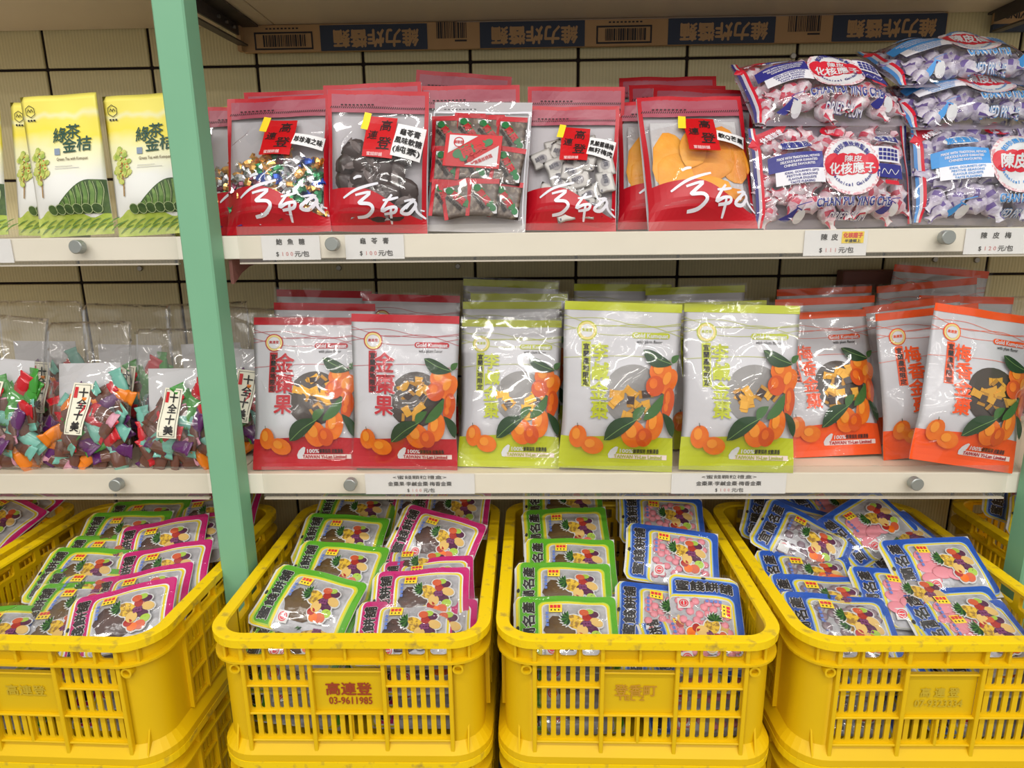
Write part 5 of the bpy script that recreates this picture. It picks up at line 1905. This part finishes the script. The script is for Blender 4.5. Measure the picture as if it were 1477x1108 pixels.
    if not simple:
        skin(lambda u, v, off=0.0: S(u, v * rounded(u), off), U0, V0 + .0005, U1, V1, .0078, F_PKT, 'clear_film', t, 16, 9)
    return t

pk = {
    'G': packet('green', 'plum', '宜蘭名產'), 'H': packet('green', 'plum', '蜜餞餅舖'), 'P': packet('pink', 'dark', '蜜餞餅舖'),
    'B': packet('blue', 'balls', '蜜餞餅舖'), 'D': packet('blue', 'discs', '宜蘭名產'), 'V': packet('blue', 'purple', '宜蘭名產'), 'O': packet('orange', 'discs', '宜蘭名產'),
}
KINDTXT = {'G': 'green-bordered', 'H': 'green-bordered', 'P': 'magenta-bordered', 'B': 'blue-bordered', 'D': 'blue-bordered', 'V': 'blue-bordered', 'O': 'orange-bordered'}
used = set()
def ray_dir(px, py):
    return ((px - 738.5) / FPX) * _rt + ((py - 554.0) / FPX) * _dn + _f
def pile_point(px, py, lift=0.0, ymin=.828, z0=-.560, slope=.15):
    """where the sight line meets the gently rising top of the heap."""
    d = ray_dir(px, py)
    # Z = z0 + lift + slope * (Y - .80)
    k = (z0 - slope * .80) / (d.z - slope * d.y)
    return d * max(k, ymin / d.y) + Vector((0, 0, lift))
def keep_in(P, roll):
    """keep a packet between its crate's side walls."""
    k = min(CX, key=lambda q: abs(CX[q] - P.x))
    half = PW / 2 * abs(math.cos(rad(roll))) + PH / 2 * abs(math.sin(rad(roll)))
    lim = max(.01, .172 - half)
    return Vector((max(CX[k] - lim, min(CX[k] + lim, P.x)), P.y, P.z))
def put_packet(key, P, label, yaw=0, lean=68, roll=0, group=None, s=1.0):
    if key in used:
        o = copy_tree(pk[key])
    else:
        o = pk[key]
        used.add(key)
    R = orient(yaw, lean, roll)
    o.location = P
    o.rotation_euler = R.to_euler()
    o.scale = (s, s, s)
    o['label'] = label
    o['group'] = group or (KINDTXT[key] + ' snack packets')
    return o

C1, C2, C3, C4 = 'the crate left of the upright', 'the crate with dark red characters', 'the green-and-blue crate', 'the all-blue crate'
# (kind, px, py, roll, lean, lift, label); roll turns the packet in its own plane
HEAP = [
    # crate with dark red characters
    ('H', 512, 747, 4, 66, .006, 'green-bordered packet furthest back in ' + C2),
    ('H', 492, 786, 5, 64, .008, 'green-bordered packet second from the back in ' + C2),
    ('H', 486, 832, 6, 66, .010, 'green-bordered packet under the big tilted one in ' + C2),
    ('H', 395, 905, 8, 70, -.012, 'green-bordered packet corner peeping under the tilted one in ' + C2),
    ('H', 438, 882, 14, 66, .014, 'tilted green-bordered packet with its seal showing in ' + C2),
    ('H', 408, 940, 4, 68, -.006, 'green-bordered packet against the front rim of ' + C2),
    ('P', 600, 742, 2, 62, .004, 'magenta-bordered packet half hidden at the back of ' + C2),
    ('P', 668, 746, 3, 60, .010, 'magenta-bordered packet at the back right of ' + C2),
    ('P', 600, 828, -4, 68, .004, 'magenta-bordered packet under the tilted one in ' + C2),
    ('P', 628, 800, 17, 58, .026, 'tilted magenta-bordered packet lying highest in ' + C2),
    ('P', 615, 850, -6, 68, .004, 'magenta-bordered packet with its upper half covered in ' + C2),
    ('P', 606, 872, -4, 66, .008, 'magenta-bordered packet second from the front rim in ' + C2),
    ('P', 585, 925, -3, 68, .014, 'magenta-bordered packet against the front rim of ' + C2),
    # green and blue crate
    ('G', 812, 735, 0, 64, .004, 'green-bordered packet furthest back in ' + C3),
    ('G', 816, 778, -3, 62, .010, 'green-bordered packet second from the back in ' + C3),
    ('G', 822, 818, 1, 66, .002, 'green-bordered packet almost covered, third from the front in ' + C3),
    ('G', 812, 860, 1, 66, .006, 'green-bordered packet second from the front rim in ' + C3),
    ('G', 816, 912, 0, 66, .004, 'green-bordered packet against the front rim of ' + C3),
    ('B', 985, 728, 4, 64, .002, 'blue-bordered packet furthest back in ' + C3),
    ('B', 954, 757, 5, 62, .008, 'blue-bordered packet second from the back in ' + C3),
    ('B', 968, 815, 9, 60, .016, 'blue-bordered packet of pink balls with tilted top in ' + C3),
    ('B', 970, 935, 4, 70, -.010, 'blue-bordered packet lowest at the front rim of ' + C3),
    ('B', 960, 884, 8, 68, -.006, 'blue-bordered packet mostly covered by the turned one in ' + C3),
    ('B', 1030, 936, 97, 64, .044, 'blue-bordered packet turned with its header at the top in ' + C3),
    # all-blue crate
    ('D', 1204, 738, -16, 64, .004, 'blue-bordered packet furthest back in ' + C4),
    ('V', 1128, 762, 22, 60, .006, 'blue-bordered packet of purple sweets at the back in ' + C4),
    ('D', 1318, 792, -28, 66, .000, 'blue-bordered packet under the turned one at the rear in ' + C4),
    ('D', 1247, 780, -30, 58, .024, 'blue-bordered packet turned corner-down with pink discs in ' + C4),
    ('V', 1152, 828, 4, 68, -.010, 'blue-bordered packet of purple sweets with its seal showing in ' + C4),
    ('V', 1122, 792, 34, 58, .016, 'blue-bordered packet sliding steeply along the crate wall in ' + C4),
    ('V', 1172, 868, 3, 68, -.006, 'blue-bordered packet with only its upper strip showing in ' + C4),
    ('O', 1255, 866, 12, 70, -.012, 'orange-bordered packet mostly buried in ' + C4),
    ('V', 1178, 900, 5, 68, -.004, 'blue-bordered packet of purple sweets near the front left in ' + C4),
    ('D', 1308, 866, 6, 68, .002, 'blue-bordered packet with its dark header showing beside the big one in ' + C4),
    ('D', 1384, 893, -4, 68, -.002, 'blue-bordered packet under the big flat one in ' + C4),
    ('D', 1362, 838, -3, 62, .022, 'big flat blue-bordered packet with pink discs lying highest in ' + C4),
    ('V', 1246, 946, -5, 70, -.002, 'blue-bordered packet against the front rim of ' + C4),
    ('D', 1418, 930, -9, 66, .008, 'blue-bordered packet at the front right of ' + C4),
    # crate left of the upright
    ('H', 206, 758, -4, 64, .004, 'green-bordered packet furthest back in ' + C1),
    ('H', 176, 784, -2, 62, .012, 'green-bordered packet second from the back in ' + C1),
    ('H', 146, 812, 0, 66, .002, 'green-bordered packet third from the back in ' + C1),
    ('H', 118, 834, 2, 66, .004, 'green-bordered packet in the middle of the row in ' + C1),
    ('H', 116, 862, 0, 68, .000, 'green-bordered packet fifth from the back in ' + C1),
    ('H', 104, 884, -2, 68, .000, 'green-bordered packet sixth from the back in ' + C1),
    ('H', 72, 922, -6, 66, .006, 'green-bordered packet with a yellow label at the front of ' + C1),
    ('P', 296, 752, -10, 62, .004, 'magenta-bordered packet furthest back in ' + C1),
    ('P', 232, 802, -12, 60, .016, 'magenta-bordered packet overlapping the green row in ' + C1),
    ('P', 272, 788, -14, 64, .008, 'magenta-bordered packet behind the overlapping one in ' + C1),
    ('P', 250, 836, -12, 64, .010, 'magenta-bordered packet in the middle of ' + C1),
    ('P', 150, 930, -12, 68, .002, 'magenta-bordered packet lowest at the front of ' + C1),
    ('P', 200, 870, -14, 66, .006, 'magenta-bordered packet third from the front in ' + C1),
    ('P', 222, 906, -16, 64, .014, 'magenta-bordered packet second from the front in ' + C1),
    ('P', 384, 738, -6, 66, .000, 'magenta-bordered packet seen past the upright in ' + C1),
    # edge crates
    ('P', 28, 752, 24, 64, .004, 'magenta-bordered packet in the crate at the left edge, nearer one'),
    ('P', 50, 735, 18, 66, .000, 'magenta-bordered packet in the crate at the left edge, farther one'),
    ('B', 1420, 738, 28, 64, .004, 'blue-bordered packet behind the right upright, farther one'),
    ('B', 1462, 770, 32, 64, .004, 'blue-bordered packet behind the right upright, nearer one'),
]
for key, px, py, roll, lean, lift, lab in HEAP:
    put_packet(key, keep_in(pile_point(px, py, lift, .850 if abs(roll) > 60 else .828), roll), lab, 0, lean - 4, roll)
# packets lower down, seen through the slots
rnd = random.Random(21)
ROWN = ('lowest slots', 'middle slots', 'upper slots', 'openings under the rim')
for k, kinds in ((1, 'HP'), (2, 'HP'), (3, 'GB'), (4, 'VD')):
    for row in range(4):
        for i in range(2):
            x = CX[k] + (-.090 if i == 0 else .088) + rnd.uniform(-.004, .004)
            y = CY[k] + .088 + rnd.uniform(-.006, .008)
            z = Z_RIM - .146 + .031 * row + rnd.uniform(-.004, .004)
            put_packet(kinds[i], (x, y, z), KINDTXT[kinds[i]] + {'V': ' purple sweet', 'D': ' pink disc'}.get(kinds[i], '') + ' packet buried behind the ' + ROWN[row] + ' of ' + (C1, C2, C3, C4)[k - 1], rnd.uniform(-4, 4), 62 + rnd.uniform(-6, 6), rnd.uniform(-5, 5))
